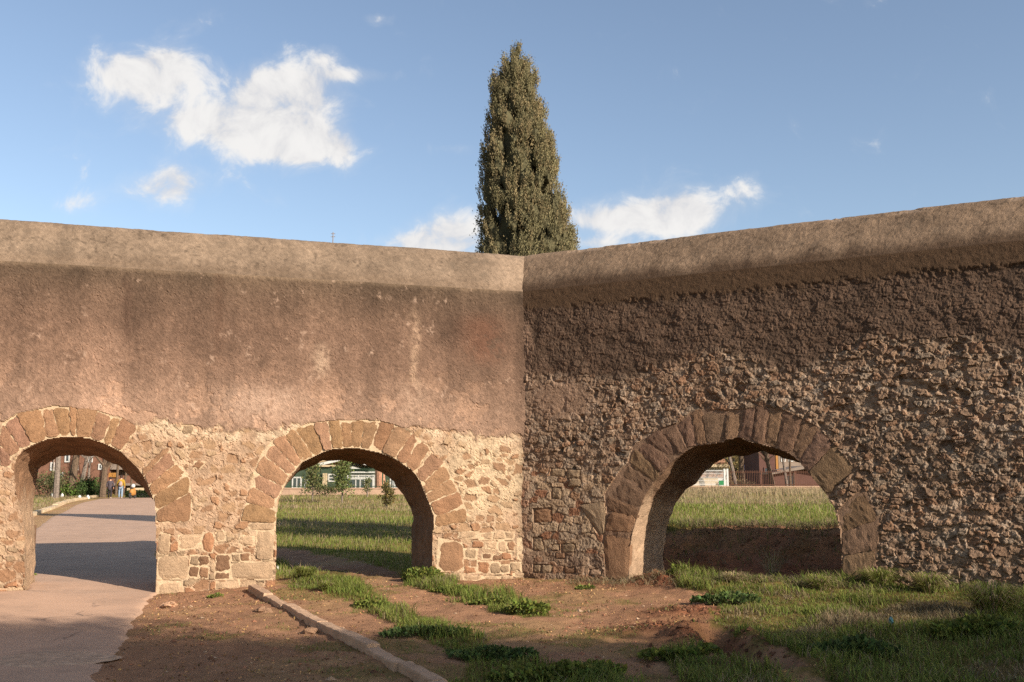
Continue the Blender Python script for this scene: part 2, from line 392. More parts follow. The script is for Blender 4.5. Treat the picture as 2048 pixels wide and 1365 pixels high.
BLOCKS_L += [(zoomed(q, *ZQ), c) for q, c in [
    ([(300, 962), (490, 1000), (490, 1215), (282, 1218)], TUFA), ([(910, 965), (1025, 965), (1025, 1075), (910, 1075)], srgb(222, 192, 152)), ([(460, 915), (612, 905), (612, 965), (455, 962)], PALE),
    ([(620, 925), (715, 917), (715, 972), (620, 976)], PALE), ([(725, 912), (815, 915), (815, 970), (725, 972)], PALE), ([(824, 912), (890, 920), (886, 972), (821, 970)], PALE),
    ([(500, 1042), (605, 1047), (600, 1130), (500, 1122)], GREY), ([(565, 985), (655, 990), (648, 1034), (565, 1032)], ORANGE), ([(600, 1135), (688, 1150), (690, 1230), (600, 1235)], ORANGE), ([(696, 1150), (775, 1150), (780, 1235), (705, 1235)], GREY),
    ([(640, 1082), (715, 1080), (715, 1130), (640, 1127)], DARK), ([(722, 1090), (790, 1090), (794, 1130), (720, 1132)], DARK), ([(797, 1075), (875, 1075), (870, 1130), (802, 1130)], ORANGE), ([(670, 990), (760, 990), (755, 1050), (665, 1042)], PALE),
    ([(768, 985), (830, 985), (830, 1070), (765, 1066)], PALE), ([(836, 990), (892, 990), (892, 1062), (840, 1062)], TUFA), ([(915, 1083), (1020, 1085), (1020, 1138), (915, 1132)], PALE), ([(865, 1150), (940, 1150), (940, 1218), (860, 1215)], GREY),
    ([(950, 1150), (1028, 1150), (1028, 1226), (946, 1226)], GREY), ([(785, 1170), (855, 1170), (855, 1235), (785, 1235)], GREY), ([(500, 1180), (592, 1190), (592, 1238), (500, 1238)], ORANGE), ([(282, 1232), (490, 1240), (492, 1300), (300, 1310)], PALE),
    ([(500, 1258), (640, 1258), (640, 1296), (500, 1298)], PALE), ([(650, 1262), (770, 1260), (770, 1302), (650, 1302)], PALE), ([(780, 1260), (870, 1258), (872, 1300), (780, 1300)], PALE), ([(880, 1232), (1000, 1238), (1000, 1262), (880, 1256)], PALE)]]
BLOCKS_R = [(zoomed(q, *ZR), c) for q, c in [
    ([(85, 695), (225, 690), (225, 800), (85, 800)], TUFA), ([(685, 712), (880, 762), (842, 892), (628, 888)], TUFA), ([(622, 905), (838, 905), (822, 1240), (650, 1240)], TUFA),
    ([(440, 660), (640, 640), (640, 880), (590, 900)], GREY), ([(80, 920), (150, 915), (165, 1020), (80, 1020)], GREY), ([(225, 975), (285, 970), (285, 1020), (222, 1020)], GREY), ([(300, 970), (405, 968), (400, 1035), (300, 1030)], GREY),
    ([(520, 1165), (615, 1165), (615, 1212), (520, 1212)], srgb(205, 165, 130)), ([(225, 530), (300, 530), (300, 620), (220, 615)], GREY), ([(360, 455), (450, 460), (450, 525), (355, 520)], GREY), ([(220, 380), (328, 385), (325, 450), (215, 435)], GREY), ([(340, 385), (450, 390), (440, 450), (345, 455)], GREY),
    ([(250, 1040), (330, 1040), (330, 1085), (250, 1085)], DARK), ([(320, 1150), (410, 1150), (410, 1200), (320, 1200)], DARK), ([(80, 1130), (140, 1130), (140, 1190), (80, 1190)], GREY), ([(148, 1130), (225, 1132), (225, 1195), (148, 1192)], GREY)]]

WALL_K = 0.56
def tone(c, sat=.92):
    """stone colours as the sunlit photograph shows them, brought back to plain surface values"""
    c = np.asarray(c, float); l = (c * np.array([.3, .55, .15])).sum(-1, keepdims=True)
    return (l + (c - l) * sat) * WALL_K
def voussoir_quads(J):
    pairs = [(J[i], J[i + 1]) for i in range(0, len(J), 2)]
    return [[pairs[i][0], pairs[i + 1][0], pairs[i + 1][1], pairs[i][1]] for i in range(len(pairs) - 1)]

def block_mesh(W, quad_uv, h0, color, seed, gap=0.008, bulge=0.012, rough=0.010, nu=7, nv=7, mat=None):
    q = np.asarray(quad_uv); c = q.mean(0)
    size = np.linalg.norm(q - c, axis=1).mean()
    q = c + (q - c) * (1 - gap / max(size, .05))
    a = np.linspace(0, 1, nu)[None, :]; b = np.linspace(0, 1, nv)[:, None]
    g = ((1 - a) * (1 - b))[..., None] * q[0] + (a * (1 - b))[..., None] * q[1] + (a * b)[..., None] * q[2] + ((1 - a) * b)[..., None] * q[3]
    edge = np.minimum(np.minimum(a, 1 - a), np.minimum(b, 1 - b)) * np.ones((nv, nu))
    u, v = g[..., 0], g[..., 1]
    js = (edge < 0.01) * 1.0 * 0.016 + 0.003
    u = u + (fbm(u, v, 22, 2, seed) - .5) * 2.4 * js; v = v + (fbm(u, v, 22, 2, seed + 3) - .5) * 2.4 * js
    # rounded corners
    cr = np.minimum(np.minimum(a + b, 1 - a + b), np.minimum(a + 1 - b, 2 - a - b)) * np.ones((nv, nu))
    k = np.where(cr < 0.02, 0.10, 0.0)
    u = u + (c[0] - u) * k; v = v + (c[1] - v) * k
    r_ = np.random.default_rng(seed)
    tilt = (a - .5) * r_.normal(0, .012) + (b - .5) * r_.normal(0, .012)
    h = h0 + tilt + bulge * (sstep(0, .22, edge) - 1) + (fbm(u, v, 14, 4, seed + 8, .65) - .5) * 2 * rough
    F = W.P(u, v, h).reshape(-1, 3)
    idx = np.arange(nu * nv).reshape(nv, nu)
    Q = np.stack([idx[:-1, :-1], idx[:-1, 1:], idx[1:, 1:], idx[1:, :-1]], -1).reshape(-1, 4)
    rim = np.concatenate([idx[0, :], idx[1:, -1], idx[-1, -2::-1], idx[-2:0:-1, 0]])
    back = W.P(u.ravel()[rim], v.ravel()[rim], np.full(len(rim), -0.10))
    n0 = nu * nv; m = len(rim); k = np.arange(m)
    side = np.stack([rim[k], n0 + k, n0 + (k + 1) % m, rim[(k + 1) % m]], -1)
    V = np.concatenate([F, back])
    cn = fbm(u, v, 9, 4, 77).ravel(); cn2 = fbm(u, v, 30, 3, 78).ravel()
    col = np.tile(color, (n0, 1)) * (0.72 + 0.56 * cn)[:, None] * (0.85 + .3 * cn2)[:, None]
    col = np.concatenate([col, np.tile(color * .85, (m, 1))])
    return mesh_np('stone', V, [Q, side], mat or M_STONE, tone(col))

def tunnel_mesh(W, poly_px, color, seed, shrink, drop, pale=0.0, haunch=0.0):
    p = np.array([W.uv(*q) for q in poly_px])
    p[0, 1] = -0.35; p[-1, 1] = -0.35
    # resample
    seg = np.r_[0, np.cumsum(np.linalg.norm(np.diff(p, axis=0), axis=1))]
    s = np.linspace(0, seg[-1], int(seg[-1] / 0.035))
    P = np.stack([np.interp(s, seg, p[:, 0]), np.interp(s, seg, p[:, 1])], -1)
    t = np.gradient(P, axis=0); t /= np.linalg.norm(t, axis=1)[:, None]
    nn = np.stack([-t[:, 1], t[:, 0]], -1)
    cen = np.array([p[:, 0].mean(), 0.8])
    nn *= np.sign(((P - cen) * nn).sum(1))[:, None]      # outward
    hs = np.r_[-0.03, np.linspace(-0.06, -THICK, 30)]
    rows = []; cols = []
    fl = P + nn * 0.11
    rows.append(W.P(fl[:, 0], fl[:, 1], np.full(len(P), -0.032)))
    up = sstep(0.9, 1.8, P[:, 1]); flare = 1 - up * (0.0 if shrink > 0 else 1.0)
    for i, h in enumerate(hs):
        k = (i / (len(hs) - 1))
        off = -(shrink * k * flare + haunch * k * up) + (fbm(s, np.full(len(s), h), 4, 5, seed, .6) - .5) * 0.09 * min(1, k * 6 + .1)
        q = P + nn * off[:, None]; q[:, 1] -= drop * k * up
        rows.append(W.P(q[:, 0], q[:, 1], np.full(len(P), h)))
    fl2 = P + nn * 0.25
    rows.append(W.P(fl2[:, 0], fl2[:, 1], np.full(len(P), -THICK - .004)))
    V = np.stack(rows); nr, nc = V.shape[:2]
    idx = np.arange(nr * nc).reshape(nr, nc)
    Q = np.stack([idx[:-1, :-1], idx[:-1, 1:], idx[1:, 1:], idx[1:, :-1]], -1).reshape(-1, 4)
    hh = np.r_[-0.03, hs, -THICK][:, None] * np.ones((1, nc)); ss = np.ones((nr, 1)) * s
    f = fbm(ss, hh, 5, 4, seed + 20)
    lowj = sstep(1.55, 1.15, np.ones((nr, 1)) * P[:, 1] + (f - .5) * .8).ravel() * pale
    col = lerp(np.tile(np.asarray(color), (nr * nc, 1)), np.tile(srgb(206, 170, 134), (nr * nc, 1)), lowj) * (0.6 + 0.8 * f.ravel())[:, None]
    return mesh_np('intrados', V.reshape(-1, 3), Q, M_STONE, tone(col)), P

def wing_surface(W, side, archs, quads, blocks, res, u_vis, u_end, seed):
    """returns grid arrays and builds wall_face, stones, back face, coping"""
    u1 = np.arange(-0.05, u_vis, res); u2 = np.arange(u_vis, u_end, 0.06)
    U = np.r_[u1, u2]; Vv = np.arange(-0.40, ZC + 1e-6, res); Vv[-1] = ZC
    u, v = np.meshgrid(U, Vv)
    px, py = W.px(u, v)
    wu = u + (fbm(u, v, 5, 3, seed + 40) - .5) * .10; wv = v + (fbm(u, v, 5, 3, seed + 41) - .5) * .08
    wu = wu + (fbm(u, v, 22, 2, seed + 42) - .5) * .035; wv = wv + (fbm(u, v, 22, 2, seed + 43) - .5) * .03
    n_lo = fbm(u, v, 0.9, 4, seed + 1); n_mid = fbm(u, v, 4, 4, seed + 2); n_hi = fbm(u, v, 18, 4, seed + 3, .6); n_vhi = fbm(u, v, 45, 2, seed + 4)
    ring = np.zeros(u.shape, bool)
    for q in quads + [b[0] for b in blocks]:
        p = np.array([W.uv(*k) for k in q]); c = p.mean(0); sz = np.linalg.norm(p - c, axis=1).mean(); p = c + (p - c) * (1 + .012 / sz)
        ring |= in_poly(u, v, p)
    hole = np.zeros(u.shape, bool)
    for a in archs:
        p = np.array([W.uv(*k) for k in a]); p[0, 1] = -1; p[-1, 1] = -1
        hole |= in_poly(u, v, p)
    if side == 'L':
        # ---- plaster above, rubble set in pale mortar below
        bound = 2.30 + (fbm(u, v * 0, 1.3, 3, seed + 5) - .5) * .22 + (n_hi - .5) * .12 + (fbm(u, v, 3.2, 4, seed + 6, .6) - .5) * .34 + .10 * np.exp(-((px - 705) / 150) ** 2) + .12 * np.exp(-((px - 150) / 150) ** 2)
        plaster = sstep(-.025, .025, v - bound)
        f1, f2, ix, iy, ox, oy = voro(wu, wv, .165, .112, seed + 11, .85, .5, .55)
        e = f2 - f1
        rid = _hash(ix, iy, seed + 30); rid2 = _hash(ix, iy, seed + 31)
        low = sstep(1.1, .6, v)
        is_stone = (rid < lerp(.74, .95, low)) & (plaster < .5)
        thr = lerp(.09 + .24 * rid2, .045 + .05 * rid2, low)
        sm = sstep(thr, thr + .10, e) * is_stone
        mort_h = (n_hi - .5) * .030 + (n_mid - .5) * .020 + (n_vhi - .5) * .012
        mort_h = mort_h - .018 * sstep(.62, .70, n_hi)
        st_h = (rid2 - .45) * .030 + .004 * sstep(0, .25, e) + (n_hi - .5) * .022 + ox * (rid - .35) * .040 + oy * (_hash(ix, iy, seed + 35) - .6) * .036
        h = lerp(mort_h, st_h, sm)
        fl = fbm(u, v, 2.2, 4, seed + 50, .6)
        flake = sstep(.52, .55, fl + (n_hi - .5) * .12) * sstep(3.7, 2.7, v)         # second coat fallen off in patches
        pl_h = .022 + (n_mid - .5) * .012 + (n_hi - .5) * .014 + (n_vhi - .5) * .010 - .010 * flake
        pit = sstep(.66, .74, n_hi) * sstep(.45, .6, n_mid); pl_h -= pit * .012
        h = lerp(h, pl_h, plaster)
        # colours
        cream = np.exp(-(((px - 965) / 90) ** 2 + ((py - 950) / 80) ** 2) ** 2)
        mort = lerp(srgb(210, 172, 136) * np.ones(3), srgb(234, 202, 160) * np.ones(3), np.clip(cream + .35 * sstep(.5, .65, fbm(u, v, 1.7, 3, seed + 51)), 0, 1)) * (0.70 + .5 * n_mid[..., None]) * (.62 + .76 * n_hi[..., None])
        pick = (rid2 * 5).astype(int) % 5
        pal = np.array([srgb(186, 144, 106), srgb(194, 154, 114), srgb(178, 136, 100), srgb(202, 166, 126), srgb(190, 142, 102)])
        pal_low = np.array([PALE, TUFA, PALE, GREY, ORANGE])
        stc = np.where((v < .75)[..., None], pal_low[pick], pal[pick]) * (.72 + .5 * n_hi[..., None])
        c = lerp(mort, stc, sm)
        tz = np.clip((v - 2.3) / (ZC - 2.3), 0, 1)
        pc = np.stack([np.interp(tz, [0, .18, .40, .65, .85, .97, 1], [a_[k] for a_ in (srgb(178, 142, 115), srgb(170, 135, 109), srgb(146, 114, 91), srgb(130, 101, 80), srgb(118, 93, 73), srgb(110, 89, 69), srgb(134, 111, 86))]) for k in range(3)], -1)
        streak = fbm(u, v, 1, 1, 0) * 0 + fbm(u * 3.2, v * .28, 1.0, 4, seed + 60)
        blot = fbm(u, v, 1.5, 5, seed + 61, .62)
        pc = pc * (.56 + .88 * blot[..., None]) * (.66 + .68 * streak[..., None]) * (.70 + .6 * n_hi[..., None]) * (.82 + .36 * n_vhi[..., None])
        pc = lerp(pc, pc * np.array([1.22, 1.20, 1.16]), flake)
        spots = sstep(.66, .80, fbm(u, v, 4.5, 4, seed + 62, .65)) * sstep(.45, .7, n_hi + (n_vhi - .5) * .5)
        pc = lerp(pc, srgb(206, 172, 144) * np.ones(3), spots * .7)
        for (sx, y0, y1, w_, amt, cc) in [(828, 630, 775, 9, .55, srgb(214, 176, 140)), (437, 520, 700, 10, .40, srgb(96, 68, 50)), (256, 560, 680, 8, .35, srgb(88, 62, 48)), (825, 775, 850, 34, .28, srgb(214, 180, 150)),
                                            (965, 640, 720, 40, .35, srgb(140, 84, 56)), (640, 700, 745, 16, .55, srgb(220, 186, 152)), (500, 780, 830, 60, .35, srgb(220, 186, 158)), (555, 790, 830, 60, .28, srgb(216, 182, 154))]:
            k_ = np.exp(-((px - sx + (n_mid - .5) * 24) / w_) ** 2) * sstep(y0 - 25, y0 + 15, py) * sstep(y1 + 25, y1 - 15, py)
            pc = lerp(pc, cc * (.8 + .4 * n_hi[..., None]), k_ * amt * sstep(.25, .55, n_hi + n_mid - .35))
        pl_ = (pc * np.array([.3, .55, .15])).sum(-1, keepdims=True); pc = (pl_ + (pc - pl_) * .94) * np.array([1.02, .99, .965])
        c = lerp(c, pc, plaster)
        # mortar bloom just under the plaster edge
        bl = np.exp(-((v - bound + .07) / .10) ** 2) * sstep(.45, .6, n_mid) * (1 - plaster)
        c = lerp(c, srgb(240, 214, 176) * np.ones(3), bl * .6)
        # the corner strip at the far right is darker
        c = c * (1 - .30 * np.exp(-(u / .10) ** 2))[..., None]
    else:
        zone_up = sstep(-.12, .12, v - (3.42 + (n_lo - .5) * .9 - .03 * u + .35 * sstep(.8, .2, u) * 0))
        course = sstep(.15, -.15, v - (1.78 - .10 * u + (n_mid - .5) * .3)) * sstep(2.5, 1.9, u)
        f1, f2, ix, iy, ox, oy = voro(wu, wv, .132, .084, seed + 11, .85, .5, .6)
        g1, g2, jx, jy, jox, joy = voro(wu, wv, .20, .128, seed + 12, .55, .5, .3)
        k_, k2, kx, ky, _a, _b = voro(wu + 3, wv, .075, .06, seed + 13, .9, .5, .4)
        cs = course > .5
        e = np.where(cs, g2 - g1, f2 - f1); ix = np.where(cs, jx + 5000, ix); iy = np.where(cs, jy, iy); ox = np.where(cs, jox, ox); oy = np.where(cs, joy, oy)
        rid = _hash(ix, iy, seed + 30); rid2 = _hash(ix, iy, seed + 31); rid3 = _hash(ix, iy, seed + 32)
        is_stone = (rid < np.where(cs, .97, .80))
        thr = np.where(cs, .03 + .05 * rid2, .05 + .12 * rid2)
        sm = sstep(thr, thr + .06, e) * is_stone
        small = sstep(.05, .22, k2 - k_) * (_hash(kx, ky, seed + 33) - .25)
        ero = (n_lo - .5) * .06 + (n_mid - .5) * .05
        relief = .60 * lerp(lerp(1.0, .34, zone_up), .55, course) * lerp(.85, 1.12, sstep(2, 6, u))
        mort_h = -.016 + (n_hi - .5) * .05 + small * .030
        rid4 = _hash(ix, iy, seed + 34)
        st_h = (rid2 - .40) * .044 + .006 * sstep(0, .25, e) + (n_hi - .5) * .034 + (n_vhi - .5) * .012 + ox * (rid4 - .5) * .075 + oy * (rid3 - .62) * .060
        h = ero * .8 + relief * lerp(mort_h, st_h, sm) + (n_vhi - .5) * .012
        cav = sstep(.70, .80, fbm(u, v, 5.5, 3, seed + 70)) * (1 - zone_up) * (1 - course)
        h -= cav * .05
        flatp = np.exp(-(((px - 1115) / 75) ** 2 + ((py - 800) / 42) ** 2) ** 2)
        h = lerp(h, .0 + (n_mid - .5) * .012 + (n_hi - .5) * .012, flatp * .85)
        sm = sm * (1 - flatp)
        mort = srgb(146, 119, 94) * (.55 + .9 * n_hi[..., None])
        crust = sstep(.55, .72, n_hi + (small - .1) * .3) * (1 - zone_up)
        mort = lerp(mort, srgb(196, 172, 146) * np.ones(3), crust * .55)
        pick = (rid3 * 6).astype(int) % 6
        pal = np.array([srgb(144, 114, 88), srgb(138, 110, 86), srgb(150, 121, 95), srgb(148, 126, 104), srgb(148, 112, 84), srgb(134, 107, 85)])
        pal_c = np.array([srgb(176, 148, 116), srgb(166, 140, 112), srgb(184, 152, 118), srgb(158, 120, 88), srgb(170, 140, 108), srgb(150, 104, 74)])
        stc = np.where((cs & (v > .45))[..., None], pal_c[pick], pal[pick]) * (.66 + .6 * n_hi[..., None])
        c = lerp(mort, stc, sm)
        up_c = srgb(102, 79, 62) * (.55 + .75 * n_hi[..., None]) * (.75 + .5 * n_mid[..., None]) * (.85 + .3 * sm[..., None])
        c = lerp(c, up_c, zone_up * .88)
        stain = sstep(4.15, 4.5, v + (n_mid - .5) * .35) 
        c = lerp(c, srgb(84, 64, 46) * (.7 + .6 * n_hi[..., None]), stain * .75)
        c = lerp(c, srgb(160, 126, 100) * (.75 + .5 * n_hi[..., None]), flatp * .8)
        grey = sstep(.5, .68, fbm(u, v, 1.1, 4, seed + 71)) * (1 - zone_up)
        c = lerp(c, c * np.array([1.18, 1.2, 1.22]), grey)
        red = sstep(.55, .7, fbm(u, v, 1.6, 3, seed + 72)) * (1 - zone_up)
        c = lerp(c, c * np.array([1.02, .97, .93]), red)
        edge_p = np.exp(-((px - 1052) / 10) ** 2) * sstep(.3, .5, n_mid)
        c = lerp(c, srgb(186, 148, 120) * np.ones(3), edge_p * .4)
        base = sstep(.35, .05, v)
        c = lerp(c, c * np.array([1.0, .85, .72]), base * .6)
        # plastered band just under the coping
        band = sstep(ZC - .36, ZC - .26, v + (n_hi - .5) * .14 + (n_mid - .5) * .10)
        h = lerp(h, .012 + (n_hi - .5) * .012, band)
        c = lerp(c, srgb(98, 74, 52) * (.7 + .6 * n_hi[..., None]), band * .9)
        sm = sm * (1 - band)
        plaster = np.maximum(band, flatp > .4)
    h = np.where(ring, (.0 if side == 'L' else -.016) + (n_hi - .5) * .008, h)
    if side == 'L': c = np.where(ring[..., None], srgb(232, 200, 158) * (.75 + .45 * n_hi[..., None]), c)
    else: c = np.where(ring[..., None], srgb(150, 118, 92) * (.6 + .8 * n_hi[..., None]), c)
    # soften to plumb at the far end of the coping line
    h = lerp(h, np.full(h.shape, .016 if side == 'L' else .012), sstep(ZC - .05, ZC, v))
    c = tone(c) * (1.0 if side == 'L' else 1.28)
    idx = np.arange(u.size).reshape(u.shape)
    hc = hole[:-1, :-1] & hole[1:, 1:] | hole[:-1, 1:] & hole[1:, :-1]
    Q = np.stack([idx[:-1, :-1], idx[:-1, 1:], idx[1:, 1:], idx[1:, :-1]], -1)
    # ---- pick the stones that show largest; each becomes a piece of its own
    sid = np.where((sm > .12) & (~ring) & (~hole), ix * 100003 + iy + 7_000_000, -1)
    sid = np.where((plaster > .3), -1, sid)
    vis = (px > -20) & (px < 2068) & (py < 1200) & (u < u_vis - .3)
    sidv = np.where(vis, sid, -1)
    ids, inv, cnt = np.unique(sidv.ravel(), return_inverse=True, return_counts=True)
    order = [k for k in np.argsort(-cnt) if ids[k] >= 0 and cnt[k] * res * res > 0.0022][:300 - len(blocks) - 0]
    inv = inv.reshape(u.shape)
    h_base = h.copy()
    pieces = []
    fsel = np.zeros(Q.shape[:2], bool)
    inv4 = np.stack([inv[:-1, :-1], inv[:-1, 1:], inv[1:, 1:], inv[1:, :-1]], -1)
    same = (inv4 == inv4[..., :1]).all(-1) & ~hc
    # bounding slices per id
    for k in order:
        m = inv == k
        rr = np.where(m.any(1))[0]; cc_ = np.where(m.any(0))[0]
        r0, r1, c0, c1 = rr[0], rr[-1], cc_[0], cc_[-1]
        s_ = same[r0:r1, c0:c1] & (inv[r0:r1, c0:c1] == k)
        if s_.sum() < 6: continue
        pieces.append((k, r0, r1, c0, c1, s_))
    posn = W.P(u, v, h)
    out = []
    for (k, r0, r1, c0, c1, s_) in pieces:
        q = Q[r0:r1, c0:c1][s_]
        un, q2 = np.unique(q.ravel(), return_inverse=True); q2 = q2.reshape(-1, 4)
        Vt = posn.reshape(-1, 3)[un]; Ct = c.reshape(-1, 3)[un]
        ed = np.concatenate([q2[:, [0, 1]], q2[:, [1, 2]], q2[:, [2, 3]], q2[:, [3, 0]]])
        key = np.sort(ed, 1); kk = key[:, 0] * 100000 + key[:, 1]
        _, first, ct = np.unique(kk, return_index=True, return_counts=True)
        be = ed[first[ct == 1]]
        hb = W.P(u.ravel()[un], v.ravel()[un], np.full(len(un), -.085))
        n0 = len(un)
        side_q = np.stack([be[:, 0], n0 + be[:, 0], n0 + be[:, 1], be[:, 1]], -1)
        out.append(mesh_np('stone', np.concatenate([Vt, hb]), [q2, side_q], M_WALL, np.concatenate([Ct, Ct * .9])))
        inner = np.setdiff1d(np.arange(n0), be.ravel()); un_i = un[inner]
        h_base.reshape(-1)[un_i] = h.reshape(-1)[un_i] - .035
    V = W.P(u, v, h_base).reshape(-1, 3)
    face = mesh_np('rubble', V, Q[~hc].reshape(-1, 4), M_WALL, c.reshape(-1, 3))
    # back face, coarse
    Ub = np.arange(-.7, u_end, .10); Vb = np.arange(-.4, ZC + .001, .10)
    ub, vb = np.meshgrid(Ub, Vb)
    hb = -THICK + (fbm(ub, vb, 3, 4, seed + 90) - .5) * .05
    ho = np.zeros(ub.shape, bool)
    for a in archs:
        p = np.array([W.uv(*k) for k in a]); p[0, 1] = -1; p[-1, 1] = -1
        ho |= in_poly(ub, vb, p)
    ib = np.arange(ub.size).reshape(ub.shape)
    hcb = ho[:-1, :-1] & ho[1:, 1:] & ho[:-1, 1:] & ho[1:, :-1]
    hcb = ho[:-1, :-1] | ho[1:, 1:] | ho[:-1, 1:] | ho[1:, :-1]
    Qb = np.stack([ib[:-1, :-1], ib[1:, :-1], ib[1:, 1:], ib[:-1, 1:]], -1)[~hcb].reshape(-1, 4)
    cb = srgb(140, 108, 84) * (.7 + .6 * fbm(ub, vb, 5, 4, seed + 91).ravel()[:, None])
    backm = mesh_np('back_face', W.P(ub, vb, hb).reshape(-1, 3), Qb, M_WALL, tone(cb))
    # coping: sloping shoulders and a flat top
    prof = np.array([(ZC, 0), (4.70, .006), (4.76, .028), (4.84, .075), (5.0, .165), (5.16, .255), (5.28, .325), (5.335, .372), (5.365, .42), (5.372, .5), (5.375, .7), (5.37, .9), (5.345, .97), (5.1, 1.12), (4.84, 1.28), (4.7, 1.35), (4.5, THICK + .01)])
    sl_ = np.r_[0, np.cumsum(np.hypot(np.diff(prof[:, 0]), np.diff(prof[:, 1])))]
    ss = np.r_[np.arange(0, sl_[9], .022), np.linspace(sl_[9], sl_[-1], 16)]
    pz = np.interp(ss, sl_, prof[:, 0]); ps = np.interp(ss, sl_, prof[:, 1])
    Uc = np.r_[np.arange(-.9, u_vis, .025), np.arange(u_vis, u_end, .1)]
    uc, sc_ = np.meshgrid(Uc, ss); zc_ = pz[:, None] * np.ones_like(uc); bc = ps[:, None] * np.ones_like(uc)
    dn = (fbm(uc, sc_, 6, 4, seed + 92) - .5) * .016 + (fbm(uc, sc_, 30, 3, seed + 93) - .5) * .012
    und = (fbm(uc, sc_ * 0, .7, 3, seed + 94) - .5) * .03
    chip = sstep(.60, .66, fbm(uc, sc_, 2.6, 4, seed + 95, .6)) * sstep(sl_[6], sl_[7], sc_) * sstep(sl_[10], sl_[8], sc_)
    cr = 1.0 if side == 'R' else .4
    dn = dn - chip * .018 * cr
    k0 = sstep(0, .05, sc_)
    sl_ang = .55
    base0 = .016 if side == 'L' else .012
    zz = zc_ + (dn * .5 + und) * k0; hh = -bc + base0 * (1 - k0) + dn * .8 * k0
    col0 = srgb(170, 144, 115) if side == 'L' else srgb(156, 128, 98)
    nb = fbm(uc, sc_, 1.8, 4, seed + 96, .6); nh = fbm(uc, sc_, 26, 3, seed + 97)
    strk = fbm(uc * 4, sc_ * .6, 1, 3, seed + 98)
    cc2 = col0 * (.62 + .74 * nb[..., None]) * (.66 + .68 * nh[..., None]) * (.84 + .32 * strk[..., None])
    lich = sstep(.60, .72, fbm(uc, sc_, 5, 4, seed + 99, .65)) * sstep(.4, .6, nh); cc2 = lerp(cc2, srgb(112, 98, 80) * np.ones(3), lich * .5)
    crk = np.exp(-((fbm(uc, sc_, 1.1, 5, seed + 89, .6) - .5) / .006) ** 2) * (sc_ < sl_[9]); dn = dn - crk * .012; cc2 = cc2 * (1 - .45 * crk[..., None])
    st = sstep(.34, .0, sc_ + (nb - .5) * .16 + (strk - .5) * .18)
    cc2 = lerp(cc2, (srgb(128, 102, 76) if side == 'L' else srgb(92, 68, 46)) * (.7 + .6 * nh[..., None]), st * (.42 if side == 'L' else .85))
    cc2 = lerp(cc2, srgb(206, 176, 144) * (.8 + .4 * nh[..., None]), chip * .35 * cr)
    ic = np.arange(uc.size).reshape(uc.shape)
    Qc = np.stack([ic[:-1, :-1], ic[:-1, 1:], ic[1:, 1:], ic[1:, :-1]], -1).reshape(-1, 4)
    # mitre the coping ends on the bisector of the two wings
    cop = mesh_np('coping', W.P(uc, zz, hh).reshape(-1, 3), Qc, M_COPING, tone(cc2.reshape(-1, 3), .82) * np.array([1.03, .99, .97]) * (.86 if side == 'L' else 1.0))
    return face, out, backm, cop

def build_wing(W, side, archs, quad_sets, extra, blocks, seed, res, u_vis, u_end, label, vcol):
    base = W.P(0.5 * u_vis, 0.0, 0.0)
    T = thing('aqueduct_wall', tuple(float(k) for k in base), label, 'wall', None); T['kind'] = 'thing'
    quads = [q for s_ in quad_sets for q in s_]
    face, stones, backm, cop = wing_surface(W, side, archs, quads, blocks, res, u_vis, u_end, seed)
    f = child('plaster_face' if side == 'L' else 'rubble', face, T)
    if side == 'R': f['kind'] = 'stuff'
    child('back_face', backm, T); child('coping', cop, T)
    for m in stones: child('stone', m, T)
    r_ = np.random.default_rng(seed)
    for i, (q, cc) in enumerate(blocks):
        p = [W.uv(*k) for k in q]
        child('stone', block_mesh(W, p, .010 + r_.uniform(-.004, .014), cc * r_.uniform(.9, 1.1), seed + 300 + i, .004, .014, .012), T)
    for j, (a, s_) in enumerate(zip(archs, quad_sets)):
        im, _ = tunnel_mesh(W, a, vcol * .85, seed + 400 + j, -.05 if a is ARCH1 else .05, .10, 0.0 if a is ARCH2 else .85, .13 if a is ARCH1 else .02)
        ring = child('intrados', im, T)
        ring['label'] = 'rough brown underside of the arch'
        for i, q in enumerate(s_):
            p = [W.uv(*k) for k in q]; ex = r_.uniform(-.06, .07)
            p[2] = p[2] + (p[2] - p[1]) * ex; p[3] = p[3] + (p[3] - p[0]) * (ex + r_.uniform(-.03, .03))
            cc = vcol * r_.uniform(.86, 1.12) * np.array([1, r_.uniform(.95, 1.06), r_.uniform(.90, 1.12)])
            hh = .012 + r_.uniform(0, .014) if side == 'L' else .0 + r_.uniform(-.014, .016)
            child('voussoir', block_mesh(W, p, hh, cc, seed + 500 + j * 60 + i, .009 if side == 'L' else .007, .009 if side == 'L' else .009, .012 if side == 'L' else .011, 7, 14), T)
    return T
q1 = voussoir_quads(J1) + voussoir_quads(J1b); q2 = voussoir_quads(J2) + voussoir_quads(J2b); q3 = voussoir_quads(J3) + voussoir_quads(J3b)
wing_left = build_wing(WL, 'L', [ARCH1, ARCH2], [q1, q2], None, BLOCKS_L, 101, .0150, 8.6, 17.0,
    'sunlit plastered aqueduct wing on the left with two low arches', srgb(178, 134, 98))
wing_right = build_wing(WR, 'R', [ARCH3], [q3], None, BLOCKS_R, 202, .0130, 8.2, 16.0,
    'dark rough rubble aqueduct wing on the right with one low arch', srgb(154, 119, 90))

